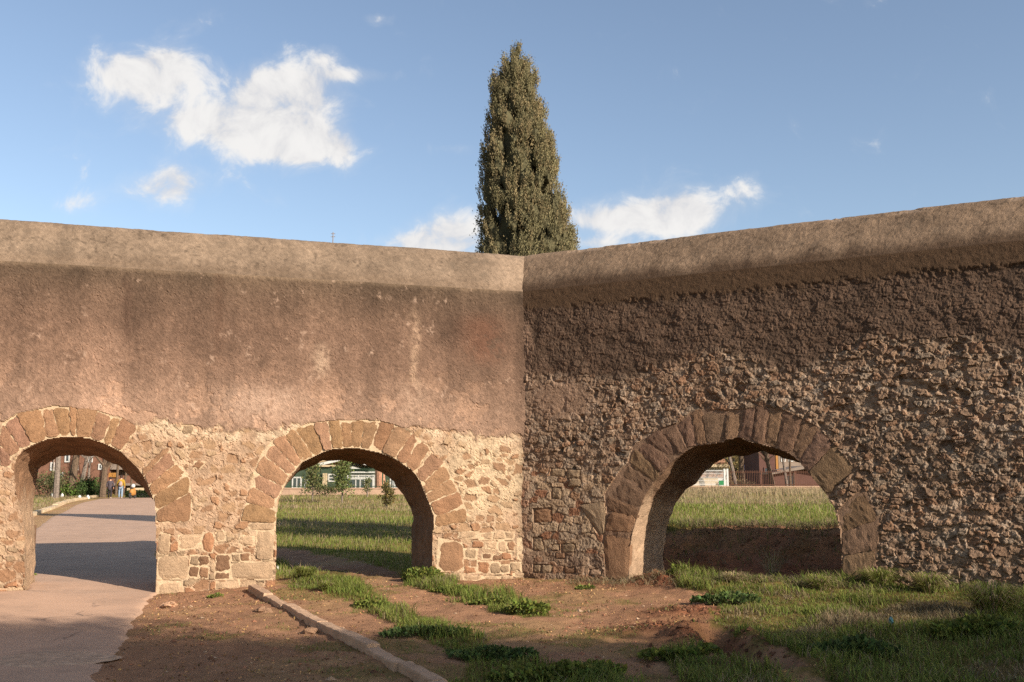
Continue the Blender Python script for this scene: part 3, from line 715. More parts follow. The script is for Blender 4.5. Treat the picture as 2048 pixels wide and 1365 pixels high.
# ------------------------------------------------------------------ ground
CTRL = []
for W, pts in ((WL, [(0, 0), (1.47, .04), (2.8, .02), (3.84, .06), (5.48, -.08), (6.5, -.02), (7.3, .10), (9, .12), (14, .1)]), (WR, [(0.8, .03), (1.83, .07), (3.4, .13), (4.96, .2), (7.1, .20), (9, .22), (14, .22)])):
    for u_, z_ in pts:
        q = W.P(u_, 0, 0); CTRL.append((q[0], q[1], z_))
CTRL += [(-6, 9, -.02), (-3, 9, -.04), (0, 9, 0), (3, 9, .06), (6, 9, .12), (-5, 12, -.05), (-2, 12, -.02), (1, 12, 0), (4, 11.5, .10), (-5, 5, 0), (0, 5, 0), (5, 5, .06), (0, 0, 0), (-10, 0, 0), (10, 0, .05), (0, -15, 0), (15, -10, 0), (-15, -10, 0),
         (-8, 20, .04), (-10, 24.6, .04), (-14, 35, .02), (-20, 50, .0), (-30, 78, .0), (-4, 20, .04), (-4, 24, .06), (-6, 32, .12), (-8, 45, .15), (-12, 70, .2), (-14, 88, .2), (0, 25, .1), (0, 45, .15), (0, 88, .25), (10, 60, .3), (20, 88, .35), (30, 90, .35), (-60, 90, 0), (60, 90, .3)]
CTRL = np.array(CTRL)
TRENCH = np.array([at_z(1425, 1262, .1)[:2], at_z(1470, 1292, .1)[:2], at_z(1550, 1328, .1)[:2]])
MOUNDS = [(at_z(1375, 1222, .08), .40, .08), (at_z(1330, 1250, .08), .42, .06), (at_z(1400, 1275, .08), .30, .06), (at_z(1340, 1165, .1), .35, .13), (at_z(620, 1160, .05), .35, .05), (at_z(1500, 1175, .15), .6, .08), (at_z(1310, 1155, .12), .25, .10)]
def seg_dist(x, y, P):
    best = np.full(np.shape(x), 1e9)
    for a, b in zip(P[:-1], P[1:]):
        d = b - a; t = np.clip(((x - a[0]) * d[0] + (y - a[1]) * d[1]) / (d @ d), 0, 1)
        best = np.minimum(best, np.hypot(x - a[0] - t * d[0], y - a[1] - t * d[1]))
    return best
def ground_z(x, y, detail=True):
    x = np.asarray(x, float); y = np.asarray(y, float)
    num = np.zeros(x.shape); den = np.zeros(x.shape)
    sc = 1.2 + 0.05 * np.maximum(0, y - 18)
    for cx, cy, cz in CTRL:
        w = ((x - cx) ** 2 + (y - cy) ** 2 + sc ** 2) ** -1.8; num += w * cz; den += w
    z = num / den
    ub = (x - CORNER[0]) * WR.d[0] + (y - CORNER[1]) * WR.d[1]; pb = -((x - CORNER[0]) * WR.n[0] + (y - CORNER[1]) * WR.n[1])
    emb = sstep(1.1, 3.3, pb + (fbm(x, y, 1.2, 4, 3, .6) - .5) * 1.1) * sstep(.3, 2.2, ub + (pb - 1.3) * .45) * sstep(90, 20, pb)
    z = z + .60 * emb + .16 * np.exp(-((pb - 3.4) / .5) ** 2) * emb * fbm(x, y, 2.2, 4, 8, .65)
    if detail:
        near = sstep(60, 20, y)
        td = seg_dist(x, y, TRENCH); z = z - .26 * np.exp(-(td / .15) ** 2) + .07 * np.exp(-((td - .34) / .14) ** 2) * (.4 + 1.2 * fbm(x, y, 5, 3, 9))
        for c_, r_, a_ in MOUNDS: z = z + a_ * np.exp(-(((x - c_[0]) / (r_ * 1.3)) ** 2 + ((y - c_[1]) / r_) ** 2)) * (.1 + 1.8 * fbm(x, y, 7, 4, 12, .7))
        rd = sstep(-.2, .3, road_dist(x, y))
        z = z + near * ((fbm(x, y, 1.1, 4, 4) - .5) * .07 + (fbm(x, y, 7, 4, 5, .65) - .5) * .060) * rd
        soil = np.exp(-((pb - 1.2) / 1.5) ** 2) * sstep(.8, 1.6, ub) * sstep(6, 5, ub)
        z = z + soil * (fbm(x, y, 5, 4, 6, .6) - .5) * .10
    return z
# road edges (plan), measured on the near side and running on through the first arch
RE = np.array([at_z(150, 1420)[:2], at_z(185, 1365)[:2], at_z(205, 1330)[:2], at_z(250, 1285)[:2], at_z(266, 1245)[:2], at_z(300, 1192)[:2]])
jr = WL.P(5.44, 0, 0)[:2]; jl = WL.P(7.25, 0, 0)[:2]
RIGHT = np.vstack([[-2.6, -6], [-3.1, 2], RE, jr + np.array([-.05, .15]), jr + np.array([-.9, 3.0]), [-7.4, 21], [-10.2, 30], [-17.5, 50], [-27.6, 78], [-29.5, 84]])
LEFT = np.vstack([[-9.5, -6], [-9.3, 4], [-8.6, 9], [-8.0, 12], jl + np.array([-.35, -.3]), jl + np.array([0.02, .05]), jl + np.array([-.7, 1.6]), at_z(64, 1062, .05)[:2], at_z(100, 1036, .04)[:2], at_z(150, 1012, .02)[:2], at_z(196, 999, 0)[:2], [-31.5, 80], [-34, 84]])
def resample(P, n):
    s_ = np.r_[0, np.cumsum(np.linalg.norm(np.diff(P, axis=0), axis=1))]; t = np.linspace(0, 1, n) ** 1.0 * s_[-1]
    return np.stack([np.interp(t, s_, P[:, 0]), np.interp(t, s_, P[:, 1])], -1)
ROAD_POLY = np.vstack([RIGHT, LEFT[::-1]])
def road_dist(x, y):
    """signed: negative on the asphalt"""
    cl = np.vstack([ROAD_POLY, ROAD_POLY[:1]])
    d = seg_dist(x, y, cl); return np.where(in_poly(x, y, ROAD_POLY), -d, d)

def axis(lo, hi, d, far, g=1.09):
    a = np.arange(lo, hi, d); left = []; x = lo; s_ = d
    while x > -far: s_ *= g; x -= s_; left.append(x)
    right = []; x = a[-1]; s_ = d
    while x < far: s_ *= g; x += s_; right.append(x)
    return np.r_[left[::-1], a, right]
GX = axis(-9.5, 8.5, .055, 1800, 1.12); GY = axis(6.6, 17.5, .055, 1800, 1.08)
gx, gy = np.meshgrid(GX, GY)
gz = ground_z(gx, gy)
gz = np.where(np.hypot(gx, gy) > 120, .1, gz)
def px_of(x, y, z):
    qx, qy, qz = x, y, z - CAM[2]
    yc = qy * CP + qz * SP; zc = -qy * SP + qz * CP; yc = np.where(yc < .3, .3, yc)
    return 1024 + FPX * qx / yc, 682.5 - FPX * zc / yc
G_STRIP = [(555, 1150), (600, 1122), (655, 1128), (690, 1150), (740, 1195), (830, 1225), (930, 1270), (1040, 1310), (1200, 1350), (1300, 1400), (860, 1400), (905, 1362), (950, 1330), (900, 1300), (800, 1260), (730, 1220), (640, 1185), (580, 1170)]
G_STRIP2 = [(795, 1145), (830, 1135), (870, 1150), (930, 1175), (1020, 1190), (1080, 1210), (1098, 1238), (1040, 1240), (960, 1210), (880, 1190), (820, 1175)]
G_RIGHT = [(1340, 1158), (1420, 1165), (1560, 1158), (1690, 1160), (1850, 1140), (2200, 1130), (2300, 1420), (1720, 1400), (1640, 1350), (1540, 1300), (1470, 1268), (1420, 1240), (1440, 1200), (1380, 1185)]
G_LOW = [(1285, 1300), (1340, 1298), (1420, 1320), (1520, 1352), (1640, 1400), (1380, 1400), (1340, 1340)]
PXG = {}
def ground_masks(x, y, z):
    px, py = px_of(x, y, z)
    wob = (fbm(x, y, 2.5, 4, 31) - .5)
    qx = px + wob * 70; qy = py + (fbm(x, y, 2.5, 4, 35) - .5) * 30
    front = (y < 17.5) & (y > 3)
    g = np.zeros(np.shape(x))
    for P in (G_STRIP, G_STRIP2, G_RIGHT, G_LOW): g = np.maximum(g, in_poly(qx, qy, P) & front)
    g = np.maximum(g, (y <= 5.5) * (fbm(x, y, .5, 3, 36) > .45))
    behindL = -((x - CORNER[0]) * WL.n[0] + (y - CORNER[1]) * WL.n[1]); behindR = -((x - CORNER[0]) * WR.n[0] + (y - CORNER[1]) * WR.n[1])
    uR = (x - CORNER[0]) * WR.d[0] + (y - CORNER[1]) * WR.d[1]
    field = ((behindL > .9 + wob) & ((uR < .2) | (behindR > 2.6 + (fbm(x, y, 1.5, 3, 37) - .5) * 1.3))) | (y > 30)
    # worn track behind the second arch
    tr = seg_dist(x, y, np.array([[-2.2, 16.2], [-3.2, 18.5], [-4.6, 21], [-7.5, 24.5], [-9.5, 27]]))
    field = field & (tr > .60 + wob * .8) & (road_dist(x, y) > 1.3 + wob * .8)
    return g, field * 1.0, behindR, uR
gm, fm, bR, uR = ground_masks(gx, gy, gz)
n1 = fbm(gx, gy, 1.3, 4, 21); n2 = fbm(gx, gy, 8, 4, 22, .6); n3 = fbm(gx, gy, 24, 2, 23)
dirt = srgb(152, 114, 86) * (.72 + .40 * n1[..., None]) * (.75 + .5 * n2[..., None])
dirt = lerp(dirt, srgb(150, 120, 84) * (.75 + .5 * n2[..., None]), sstep(.50, .66, fbm(gx, gy, .9, 4, 24)) * .6)
moss = sstep(.54, .66, fbm(gx, gy, 1.6, 4, 25, .6)) * (gy < 17.5)
dirt = lerp(dirt, srgb(112, 98, 52) * (.7 + .6 * n2[..., None]), moss * .55)
fresh = np.exp(-((bR - 1.2) / 1.7) ** 2) * sstep(.6, 1.5, uR) * sstep(7, 5.5, uR) + sum(np.exp(-(((gx - c_[0]) / (r_ * 1.3)) ** 2 + ((gy - c_[1]) / r_) ** 2) * .7) for c_, r_, a_ in MOUNDS[:4])
dirt = lerp(dirt, srgb(118, 70, 48) * (.6 + .8 * n2[..., None]), np.clip(fresh, 0, 1) * .85)
# gravelly verge beside the asphalt
rdm = road_dist(np.clip(gx, -60, 40), np.clip(gy, -20, 120))
verge = sstep(.9, .1, rdm) * (rdm > -.3) * (gy < 17)
dirt = lerp(dirt, srgb(150, 112, 84) * (.7 + .6 * n3[..., None]), verge * .5)
verge2 = sstep(1.4, .2, rdm) * (gy > 17)
dirt = lerp(dirt, srgb(170, 138, 96) * (.7 + .6 * n2[..., None]), verge2 * .7)
gcol = lerp(dirt, srgb(96, 84, 42) * (.6 + .8 * n2[..., None]), gm * .85)
gcol = lerp(gcol, srgb(128, 112, 60) * (.6 + .8 * n2[..., None]), fm * .9)
gi = np.arange(gx.size).reshape(gx.shape)
GQ = np.stack([gi[:-1, :-1], gi[:-1, 1:], gi[1:, 1:], gi[1:, :-1]], -1).reshape(-1, 4)
ground = struct(put('ground', mesh_np('ground', np.stack([gx, gy, gz], -1).reshape(-1, 3), GQ, M_GROUND, gcol.reshape(-1, 3), True)))

def build_road():
    n = 420; m = 44
    # pair points by distance along the road axis
    ys = np.r_[np.linspace(-6, 6, 20), np.linspace(6.06, 20, 240), np.linspace(20.3, 82, 160)]
    def edge(P, y): return np.interp(y, P[:, 1], P[:, 0])
    sR = RIGHT[np.argsort(RIGHT[:, 1])]; sLf = LEFT[np.argsort(LEFT[:, 1])]
    xr = edge(sR, ys) + (fbm(ys, ys * 0, 3.5, 4, 51) - .5) * .16; xl = edge(sLf, ys) + (fbm(ys, ys * 0, 2.5, 4, 52) - .5) * .10
    t = np.linspace(0, 1, m)
    X = xl[:, None] * (1 - t) + xr[:, None] * t; Y = ys[:, None] * np.ones(m)
    z0 = ground_z(X, Y)
    Z = z0 + .022
    Z[:, 0] -= .03; Z[:, -1] -= .03
    i = np.arange(X.size).reshape(X.shape)
    Q = np.stack([i[:-1, :-1], i[:-1, 1:], i[1:, 1:], i[1:, :-1]], -1).reshape(-1, 4)
    c = np.array([.44, .280, .185]) * (.82 + .22 * fbm(X, Y, .8, 4, 53).ravel()[:, None] + .14 * fbm(X, Y, 9, 3, 54).ravel()[:, None])
    o = struct(put('road', mesh_np('road', np.stack([X, Y, Z], -1).reshape(-1, 3), Q, M_ROAD, c, True)))
    # worn round patch with coarser stones
    a = np.linspace(0, 2 * np.pi, 48, endpoint=False); cpt = at_z(110, 1316)
    rr = 1 + .08 * np.sin(3 * a + 1) + .05 * np.sin(7 * a)
    rings = []
    for k in np.linspace(0, 1, 10):
        x = cpt[0] + .52 * k * rr * np.cos(a); y = cpt[1] + .40 * k * rr * np.sin(a)
        rings.append(np.stack([x, y, ground_z(x, y) + .030 + (fbm(x, y, 30, 2, 57) - .5) * .006 - (.010 if k > .95 else 0)], -1))
    V = np.concatenate(rings); kk = np.arange(48)
    Q = np.concatenate([np.stack([r * 48 + kk, r * 48 + (kk + 1) % 48, (r + 1) * 48 + (kk + 1) % 48, (r + 1) * 48 + kk], -1) for r in range(9)])
    c = srgb(176, 146, 120) * (.6 + .8 * fbm(V[:, 0], V[:, 1], 34, 2, 58))[:, None]
    child('asphalt_patch', mesh_np('asphalt_patch', V, Q, M_ROAD, c), o)
build_road()

# ------------------------------------------------------------------ kerbs
KERB = mat_attr('kerb_stone', 0.92, ((14, .2), (120, .25)), .6, 90, .01)
def kerb_run(name, pts, width, height, lens, label, color, seed, sink=.12, wob=.012):
    """a run of separate kerb stones; pts in plan"""
    P = np.asarray(pts, float); s_ = np.r_[0, np.cumsum(np.linalg.norm(np.diff(P, axis=0), axis=1))]
    T = thing(name, (P[0, 0], P[0, 1], float(ground_z(P[0, 0], P[0, 1]))), label, 'kerb'); T['kind'] = 'thing'
    r_ = np.random.default_rng(seed); s0 = 0
    while s0 < s_[-1] - .15:
        L = min(lens * r_.uniform(.8, 1.2), s_[-1] - s0); n = max(3, int(L / .10))
        ss = np.linspace(s0 + .006, s0 + L - .006, n)
        c = np.stack([np.interp(ss, s_, P[:, 0]), np.interp(ss, s_, P[:, 1])], -1); c += r_.normal(0, wob, 2)
        d = c[-1] - c[0]; d /= np.linalg.norm(d); nn = np.array([-d[1], d[0]])
        zt = ground_z(c[:, 0], c[:, 1], False); zt = zt.mean() + (zt - zt.mean()) + height + r_.normal(0, wob)
        prof = [(-.5, -sink - height), (-.5, -.014), (-.46, -.001), (-.1, .001), (.3, .0), (.46, -.002), (.5, -.016), (.5, -sink - height)]
        V = np.array([[*(c[i] + nn * width * a * (1 + .05 * math.sin(ss[i] * 23 + a * 9))), zt[i] + b + r_.normal(0, .004)] for i in range(n) for a, b in prof])
        k = len(prof); Q = [[i * k + j, (i + 1) * k + j, (i + 1) * k + j + 1, i * k + j + 1] for i in range(n - 1) for j in range(k - 1)]
        Tt = [[0, j, j + 1] for j in range(1, k - 1)] + [[(n - 1) * k, (n - 1) * k + j + 1, (n - 1) * k + j] for j in range(1, k - 1)]
        col = np.tile(color * r_.uniform(.88, 1.1), (len(V), 1)) * r_.uniform(.85, 1.15, (len(V), 1))
        child('kerb_stone', mesh_np('kerb_stone', V, [np.array(Q), np.array(Tt)], KERB, col), T); s0 += L
    return T
k0, k1, k2, k3 = at_z(508, 1176, .06)[:2], at_z(625, 1238, .04)[:2], at_z(752, 1302, .03)[:2], at_z(885, 1380, .02)[:2]
kd = (k3 - k2) / np.linalg.norm(k3 - k2)
kerb_run('kerb', [k0, k1, k2, k3, k3 + kd * 4.5], .125, .08, .95, 'low weathered stone kerb running from the pier across the dirt', srgb(178, 146, 118), 5)
far_l = [at_z(58, 1030, .10)[:2], at_z(100, 1016, .08)[:2], at_z(150, 1001, .05)[:2], at_z(194, 994, .04)[:2]]
far_l = [far_l[0] + (far_l[0] - far_l[1]) * .6] + far_l
kerb_run('kerb', far_l, .28, .14, 2.2, 'pale kerb along the far road edge seen through the left arch', srgb(178, 156, 126), 6, .12, .02)

# ------------------------------------------------------------------ vegetation helpers
def blades(name, xy, hgt, wid, col, lean=.35, seg=2, seed=1, zoff=-.01, curl=.25):
    n = len(xy); r_ = np.random.default_rng(seed)
    z = ground_z(xy[:, 0], xy[:, 1]) + zoff
    az = r_.uniform(0, 2 * np.pi, n); d = np.stack([np.cos(az), np.sin(az)], -1); w = np.stack([-d[:, 1], d[:, 0]], -1) * (wid / 2)[:, None]
    ln = np.abs(r_.normal(lean, lean * .5, n)) * hgt; base = np.concatenate([xy, z[:, None]], 1)
    Z = lambda k: np.concatenate([np.zeros((n, 2)), k[:, None]], 1)
    X = lambda a: np.concatenate([a, np.zeros((n, 1))], 1)
    v0 = base + X(w); v1 = base - X(w)
    mid = base + X(d * (ln * .35)[:, None]) + Z(hgt * .6)
    v2 = mid + X(w * .8); v3 = mid - X(w * .8)
    tip = base + X(d * (ln * (1 + curl))[:, None]) + Z(hgt * (1 - .15 * curl))
    V = np.stack([v0, v1, v2, v3, tip], 1).reshape(-1, 3); i = np.arange(n) * 5
    Q = np.stack([i, i + 1, i + 3, i + 2], -1); T = np.stack([i + 2, i + 3, i + 4], -1)
    C = np.repeat(col, 5, 0) * np.tile([.75, .75, .95, .95, 1.12], n)[:, None]
    return mesh_np(name, V, [Q, T], M_GRASS, C)
def leaf_mesh(name, P, size, col, seed=1, up=0.0, mat=None, aspect=.55, dirs=None, quad=True):
    """many small pointed leaves at points P"""
    n = len(P); r_ = np.random.default_rng(seed)
    a = r_.normal(0, 1, (n, 3)); a[:, 2] += up
    if dirs is not None: a = dirs + a * .55
    a /= np.linalg.norm(a, axis=1)[:, None]
    b = np.cross(a, r_.normal(0, 1, (n, 3))); b /= np.linalg.norm(b, axis=1)[:, None]
    L = (size * r_.uniform(.6, 1.3, n))[:, None]
    v0 = P; v1 = P + a * L * .5 + b * L * aspect * .5; v2 = P + a * L; v3 = P + a * L * .5 - b * L * aspect * .5
    V = np.stack([v0, v1, v2, v3], 1).reshape(-1, 3); i = np.arange(n) * 4
    return mesh_np(name, V, np.stack([i, i + 1, i + 2, i + 3], -1), mat or M_LEAF, np.repeat(col, 4, 0))
def jitter_col(c, n, seed, amp=.25, hue=.08):
    r_ = np.random.default_rng(seed); c = np.asarray(c)
    return np.clip(c * r_.uniform(1 - amp, 1 + amp, (n, 1)) * r_.uniform(1 - hue, 1 + hue, (n, 3)), 0, 1)
def scatter_mask(n, x0, x1, y0, y1, fn, seed):
    r_ = np.random.default_rng(seed); p = np.stack([r_.uniform(x0, x1, n), r_.uniform(y0, y1, n)], -1)
    k = fn(p[:, 0], p[:, 1]); return p[r_.uniform(0, 1, n) < k]

GREEN = np.array([.140, .180, .034]); GREEN2 = np.array([.200, .215, .050]); DRY = np.array([.33, .25, .14]); DGREEN = np.array([.06, .095, .025])

def near_grass():
    def den(x, y):
        z = ground_z(x, y, False); g, f, bR, uR = ground_masks(x, y, z)
        return g * (.55 + .45 * sstep(.35, .6, fbm(x, y, 1.4, 3, 61))) * (bR < .1)
    p = scatter_mask(210000, -5.5, 8.5, 6.8, 16.5, den, 11)
    n = len(p); r_ = np.random.default_rng(12)
    k = fbm(p[:, 0], p[:, 1], 1.1, 4, 62)
    px, py = px_of(p[:, 0], p[:, 1], np.full(n, .1))
    right = px > 1330
    h = (.05 + .11 * sstep(.35, .7, fbm(p[:, 0], p[:, 1], 1.7, 3, 63))) * r_.uniform(.6, 1.4, n) * np.where(right, .72, .85)
    h *= np.where(right & (py < 1185), 1.5, 1)
    dry = (sstep(.52, .66, k) * np.where(right, .9, .25)) + np.where(right, .14, .04)
    pick = r_.uniform(0, 1, n) < dry
    c = np.where(pick[:, None], jitter_col(DRY * .75, n, 13), np.where((r_.uniform(0, 1, n) < .5)[:, None], jitter_col(GREEN, n, 14), jitter_col(GREEN2, n, 15)))
    o = put('meadow_grass', blades('meadow_grass', p, h, np.full(n, .008) * r_.uniform(.7, 1.5, n), c, .55, seed=16))
    tag(o, 'green and straw coloured grass on the ground before the wall', 'grass', None, 'stuff')
    # thin moss-like sprouts and clover scattered on the bare earth
    def den2(x, y):
        z = ground_z(x, y, False); g, f, bR, uR = ground_masks(x, y, z)
        return sstep(.5, .68, fbm(x, y, 1.6, 4, 25, .6)) * (g < .5) * (bR < 0) * (road_dist(x, y) > .12)
    p = scatter_mask(42000, -6.5, 5, 7, 16, den2, 21); n = len(p); r_ = np.random.default_rng(22)
    o = put('sprouting_grass', blades('sprouting_grass', p, r_.uniform(.015, .045, n), np.full(n, .009), jitter_col(lerp(GREEN, DRY, r_.uniform(0, .6, n)), n, 23), .7, seed=24))
    tag(o, 'thin low sprouts of grass on the bare reddish earth', 'grass', None, 'stuff')
near_grass()

def field_grass():
    # lawn and dry weeds behind the wall, denser close by
    allp = []; allh = []; allw = []; allc = []
    for (n, y0, y1, w, hh, seed) in ((70000, 16.5, 27, .013, .10, 1), (80000, 27, 45, .020, .11, 2), (80000, 45, 85, .032, .12, 3)):
        r_ = np.random.default_rng(seed + 70); y = r_.uniform(y0, y1, n); t = r_.uniform(-.62, .50, n)
        x = t * y
        z = ground_z(x, y, False); g, f, bR, uR = ground_masks(x, y, z)
        keep = (f > .5) & (r_.uniform(0, 1, n) < .35 + .65 * sstep(.3, .6, fbm(x, y, .5, 3, 71))); x, y = x[keep], y[keep]; m = len(x)
        far = sstep(34, 60, y + (fbm(x, y, .15, 3, 72) - .5) * 30)
        dryf = np.clip(.15 + .6 * sstep(.45, .62, fbm(x, y, .22, 4, 73)) * sstep(24, 34, y) + .55 * far * (x > 0) + .25 * far, 0, .9)
        dryf = np.where((x > 0) & (y < 34), .12, dryf)
        pick = r_.uniform(0, 1, m) < dryf
        c = np.where(pick[:, None], jitter_col(DRY, m, seed + 75, .3), jitter_col(lerp(GREEN, GREEN2, r_.uniform(0, 1, m)) * 1.1, m, seed + 76))
        h = hh * r_.uniform(.5, 1.4, m) * np.where(pick, 1.6 + 1.5 * far * (x > 0), 1.0) * (.6 + .8 * fbm(x, y, .6, 3, 74))
        allp.append(np.stack([x, y], -1)); allh.append(h); allw.append(np.full(m, w) * r_.uniform(.6, 1.3, m) * np.where(pick, .7, 1)); allc.append(c)
    o = put('field_grass', blades('field_grass', np.concatenate(allp), np.concatenate(allh), np.concatenate(allw), np.concatenate(allc), .35, seed=77))
    tag(o, 'rough green and straw field grass behind the wall, seen through the arches', 'grass', None, 'stuff')
field_grass()

def bank_straw():
    r_ = np.random.default_rng(95); n = 5000
    uu = r_.uniform(.9, 7.5, n); pp = np.where(r_.uniform(0, 1, n) < .7, r_.normal(3.5, .35, n), r_.uniform(1.6, 4, n))
    q = WR.P(uu, np.zeros(n), -pp)[:, :2]
    o = put('bank_straw', blades('bank_straw', q, r_.uniform(.05, .20, n), np.full(n, .010), jitter_col(lerp(DRY * .7, GREEN, (r_.uniform(0, 1, n) < .25) * 1.0), n, 96, .4), 1.1, seed=97))
    tag(o, 'matted straw and roots along the soil bank behind the right arch', 'straw', None, 'stuff')
    uu = r_.uniform(1.0, 5.5, 2600); pp = r_.normal(-.25, .30, 2600); q = WR.P(uu, np.zeros(2600), -pp)[:, :2]
    o = put('foot_straw', blades('foot_straw', q, r_.uniform(.03, .12, 2600), np.full(2600, .009), jitter_col(DRY * .8, 2600, 98, .4), 1.2, seed=99))
    tag(o, 'matted dry straw on the earth before the right arch', 'straw', None, 'stuff')
bank_straw()

def litter():
    """grit, chips and dead leaves on the earth"""
    def den(x, y):
        z = ground_z(x, y, False); g, f, bR, uR = ground_masks(x, y, z)
        return (g < .5) * (road_dist(x, y) > .03) * (.25 + .75 * sstep(.4, .65, fbm(x, y, 1.2, 3, 81)))
    p = scatter_mask(16000, -6.5, 7, 7, 17, den, 82); n = len(p); r_ = np.random.default_rng(83)
    s = r_.gamma(2.0, .0042, n) + .004
    z = ground_z(p[:, 0], p[:, 1])
    base = np.array([[0, 0, 1], [1, 0, 0], [0, 1, 0], [-1, 0, 0], [0, -1, 0]], float)
    V = base[None] * s[:, None, None] * r_.uniform(.6, 1.4, (n, 5, 3)); V[:, :, 2] *= .6
    V += np.concatenate([p, (z - .002)[:, None]], 1)[:, None]
    i = np.arange(n)[:, None] * 5
    T = (np.array([[0, 1, 2], [0, 2, 3], [0, 3, 4], [0, 4, 1]])[None] + i[:, :, None]).reshape(-1, 3)
    tone = r_.uniform(0, 1, n)
    c = np.where((tone < .07)[:, None], srgb(176, 146, 118), np.where((tone < .7)[:, None], srgb(150, 104, 78), srgb(104, 72, 52))) * r_.uniform(.7, 1.2, (n, 1))
    o = put('gravel', mesh_np('gravel', V.reshape(-1, 3), T, M_STONE, np.repeat(c, 5, 0)))
    tag(o, 'grit and stone chips scattered over the bare earth', 'gravel', None, 'stuff')
    p = scatter_mask(20000, -6.5, 7, 7, 17.5, den, 84); n = len(p)
    P = np.concatenate([p, (ground_z(p[:, 0], p[:, 1]) + .004)[:, None]], 1); r_ = np.random.default_rng(85)
    d = r_.normal(0, 1, (n, 3)); d[:, 2] *= .25
    o = put('leaf_litter', leaf_mesh('leaf_litter', P, .032, jitter_col(srgb(150, 118, 80), n, 86, .65), 87, 0, M_STONE, .5, d))
    tag(o, 'dead leaves and straw bits lying on the bare earth', 'leaf litter', None, 'stuff')
litter()

def clods():
    r_ = np.random.default_rng(88); P = []
    for c_, rad_, a_ in MOUNDS[:4]: P.append(c_[:2] + r_.normal(0, rad_ * .6, (260, 2)))
    t = r_.uniform(0, 1, 400); k = r_.integers(0, 2, 400); P.append(TRENCH[k] + (TRENCH[k + 1] - TRENCH[k]) * t[:, None] + r_.normal(0, .22, (400, 2)))
    P.append(WR.P(r_.uniform(1.6, 5.2, 900), np.zeros(900), -r_.uniform(-.35, 3.4, 900))[:, :2])
    P = np.concatenate(P); n = len(P); z = ground_z(P[:, 0], P[:, 1]); s_ = r_.gamma(2.0, .0055, n) + .006
    base = np.array([[0, 0, 1], [1, 0, .1], [.3, .95, 0], [-.8, .6, .15], [-.8, -.6, 0], [.3, -.95, .1]], float)
    V = base[None] * s_[:, None, None] * r_.uniform(.6, 1.4, (n, 6, 3)); V[:, :, 2] *= .8; V += np.concatenate([P, (z - .004)[:, None]], 1)[:, None]
    i = np.arange(n)[:, None] * 6
    T = (np.array([[0, 1, 2], [0, 2, 3], [0, 3, 4], [0, 4, 5], [0, 5, 1]])[None] + i[:, :, None]).reshape(-1, 3)
    c = srgb(112, 78, 58) * r_.uniform(.5, 1.25, (n, 1))
    o = put('soil_clods', mesh_np('soil_clods', V.reshape(-1, 3), T, M_GROUND, np.repeat(c, 6, 0)))
    tag(o, 'crumbled reddish soil clods by the dug trench and in the right arch', 'soil', None, 'stuff')
clods()

def weed(px, py, rx, ry, hh, n, size, label, seed, col=GREEN, group='leafy weeds on the earth before the wall', name='leafy_weed'):
    """low leafy plant: stems and leaves in a dome"""
    c = at_z(px, py, .05); c = np.array([c[0], c[1], float(ground_z(c[0], c[1]))])
    r_ = np.random.default_rng(seed)
    T = thing(name, tuple(float(k) for k in c), label, 'weed', group)
    a = r_.uniform(0, 2 * np.pi, n); q = np.sqrt(r_.uniform(0, 1, n)); x = c[0] + rx * q * np.cos(a); y = c[1] + ry * q * np.sin(a)
    top = hh * np.sqrt(np.clip(1 - q ** 2 * .85, .05, 1)) * (.5 + fbm(x, y, 5, 2, seed))
    z = ground_z(x, y) + top * r_.uniform(.25, 1, n) ** .6
    P = np.stack([x, y, z], -1); d = np.stack([np.cos(a) * q, np.sin(a) * q, np.full(n, .5)], -1)
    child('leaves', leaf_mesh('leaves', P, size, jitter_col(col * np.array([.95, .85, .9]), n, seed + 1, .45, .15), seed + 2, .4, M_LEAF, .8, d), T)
    mb = MB(); 
    for i in range(0, n, max(1, n // 30)):
        g = np.array([c[0] + (x[i] - c[0]) * .5, c[1] + (y[i] - c[1]) * .5, 0]); g[2] = float(ground_z(g[0], g[1])) - .01
        mb.tube([g, (g + P[i]) / 2 + [0, 0, .01], P[i]], [.004, .003, .002], 4)
    child('stem', mb.mesh('stem', MATS['stem']), T)
    return T
mat_plain('stem', (.10, .12, .04), .8, .3, 20)
weed(845, 1160, .30, .16, .19, 1300, .045, 'tallest dense leafy weed at the foot of the middle arch right jamb', 301)
weed(905, 1182, .30, .13, .07, 500, .035, 'leafy weed just below the tall one at the middle arch', 302)
weed(985, 1203, .30, .13, .07, 500, .035, 'leafy weed midway along the diagonal row on the dirt', 303)
weed(1055, 1222, .24, .16, .14, 900, .045, 'bushy leafy weed ending the diagonal row on the dirt track', 304)
weed(745, 1205, .22, .13, .08, 500, .035, 'leafy weed amid the grass strip, nearest the sunlit kerb', 305)
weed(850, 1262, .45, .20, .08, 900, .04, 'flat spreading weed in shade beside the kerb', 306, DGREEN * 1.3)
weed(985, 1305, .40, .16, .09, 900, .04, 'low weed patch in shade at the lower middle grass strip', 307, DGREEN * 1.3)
weed(1110, 1348, .55, .18, .12, 1500, .045, 'broad leafy weed at the bottom edge between kerb and track', 308)
weed(1360, 1318, .35, .12, .09, 700, .045, 'leafy weed beside the dug trench at the bottom', 309)
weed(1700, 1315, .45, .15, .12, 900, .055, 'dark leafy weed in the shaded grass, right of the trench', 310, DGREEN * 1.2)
weed(1960, 1285, .50, .18, .14, 1200, .06, 'pale ivy-like weed in the grass near the right edge', 311)
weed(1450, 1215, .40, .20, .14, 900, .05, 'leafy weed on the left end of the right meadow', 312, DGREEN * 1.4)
weed(1170, 1178, .14, .07, .05, 200, .03, 'tiny weed on the dirt before the right wing', 313)
weed(1355, 1172, .16, .10, .12, 320, .04, 'small weed on the soil bank before the right arch', 314)
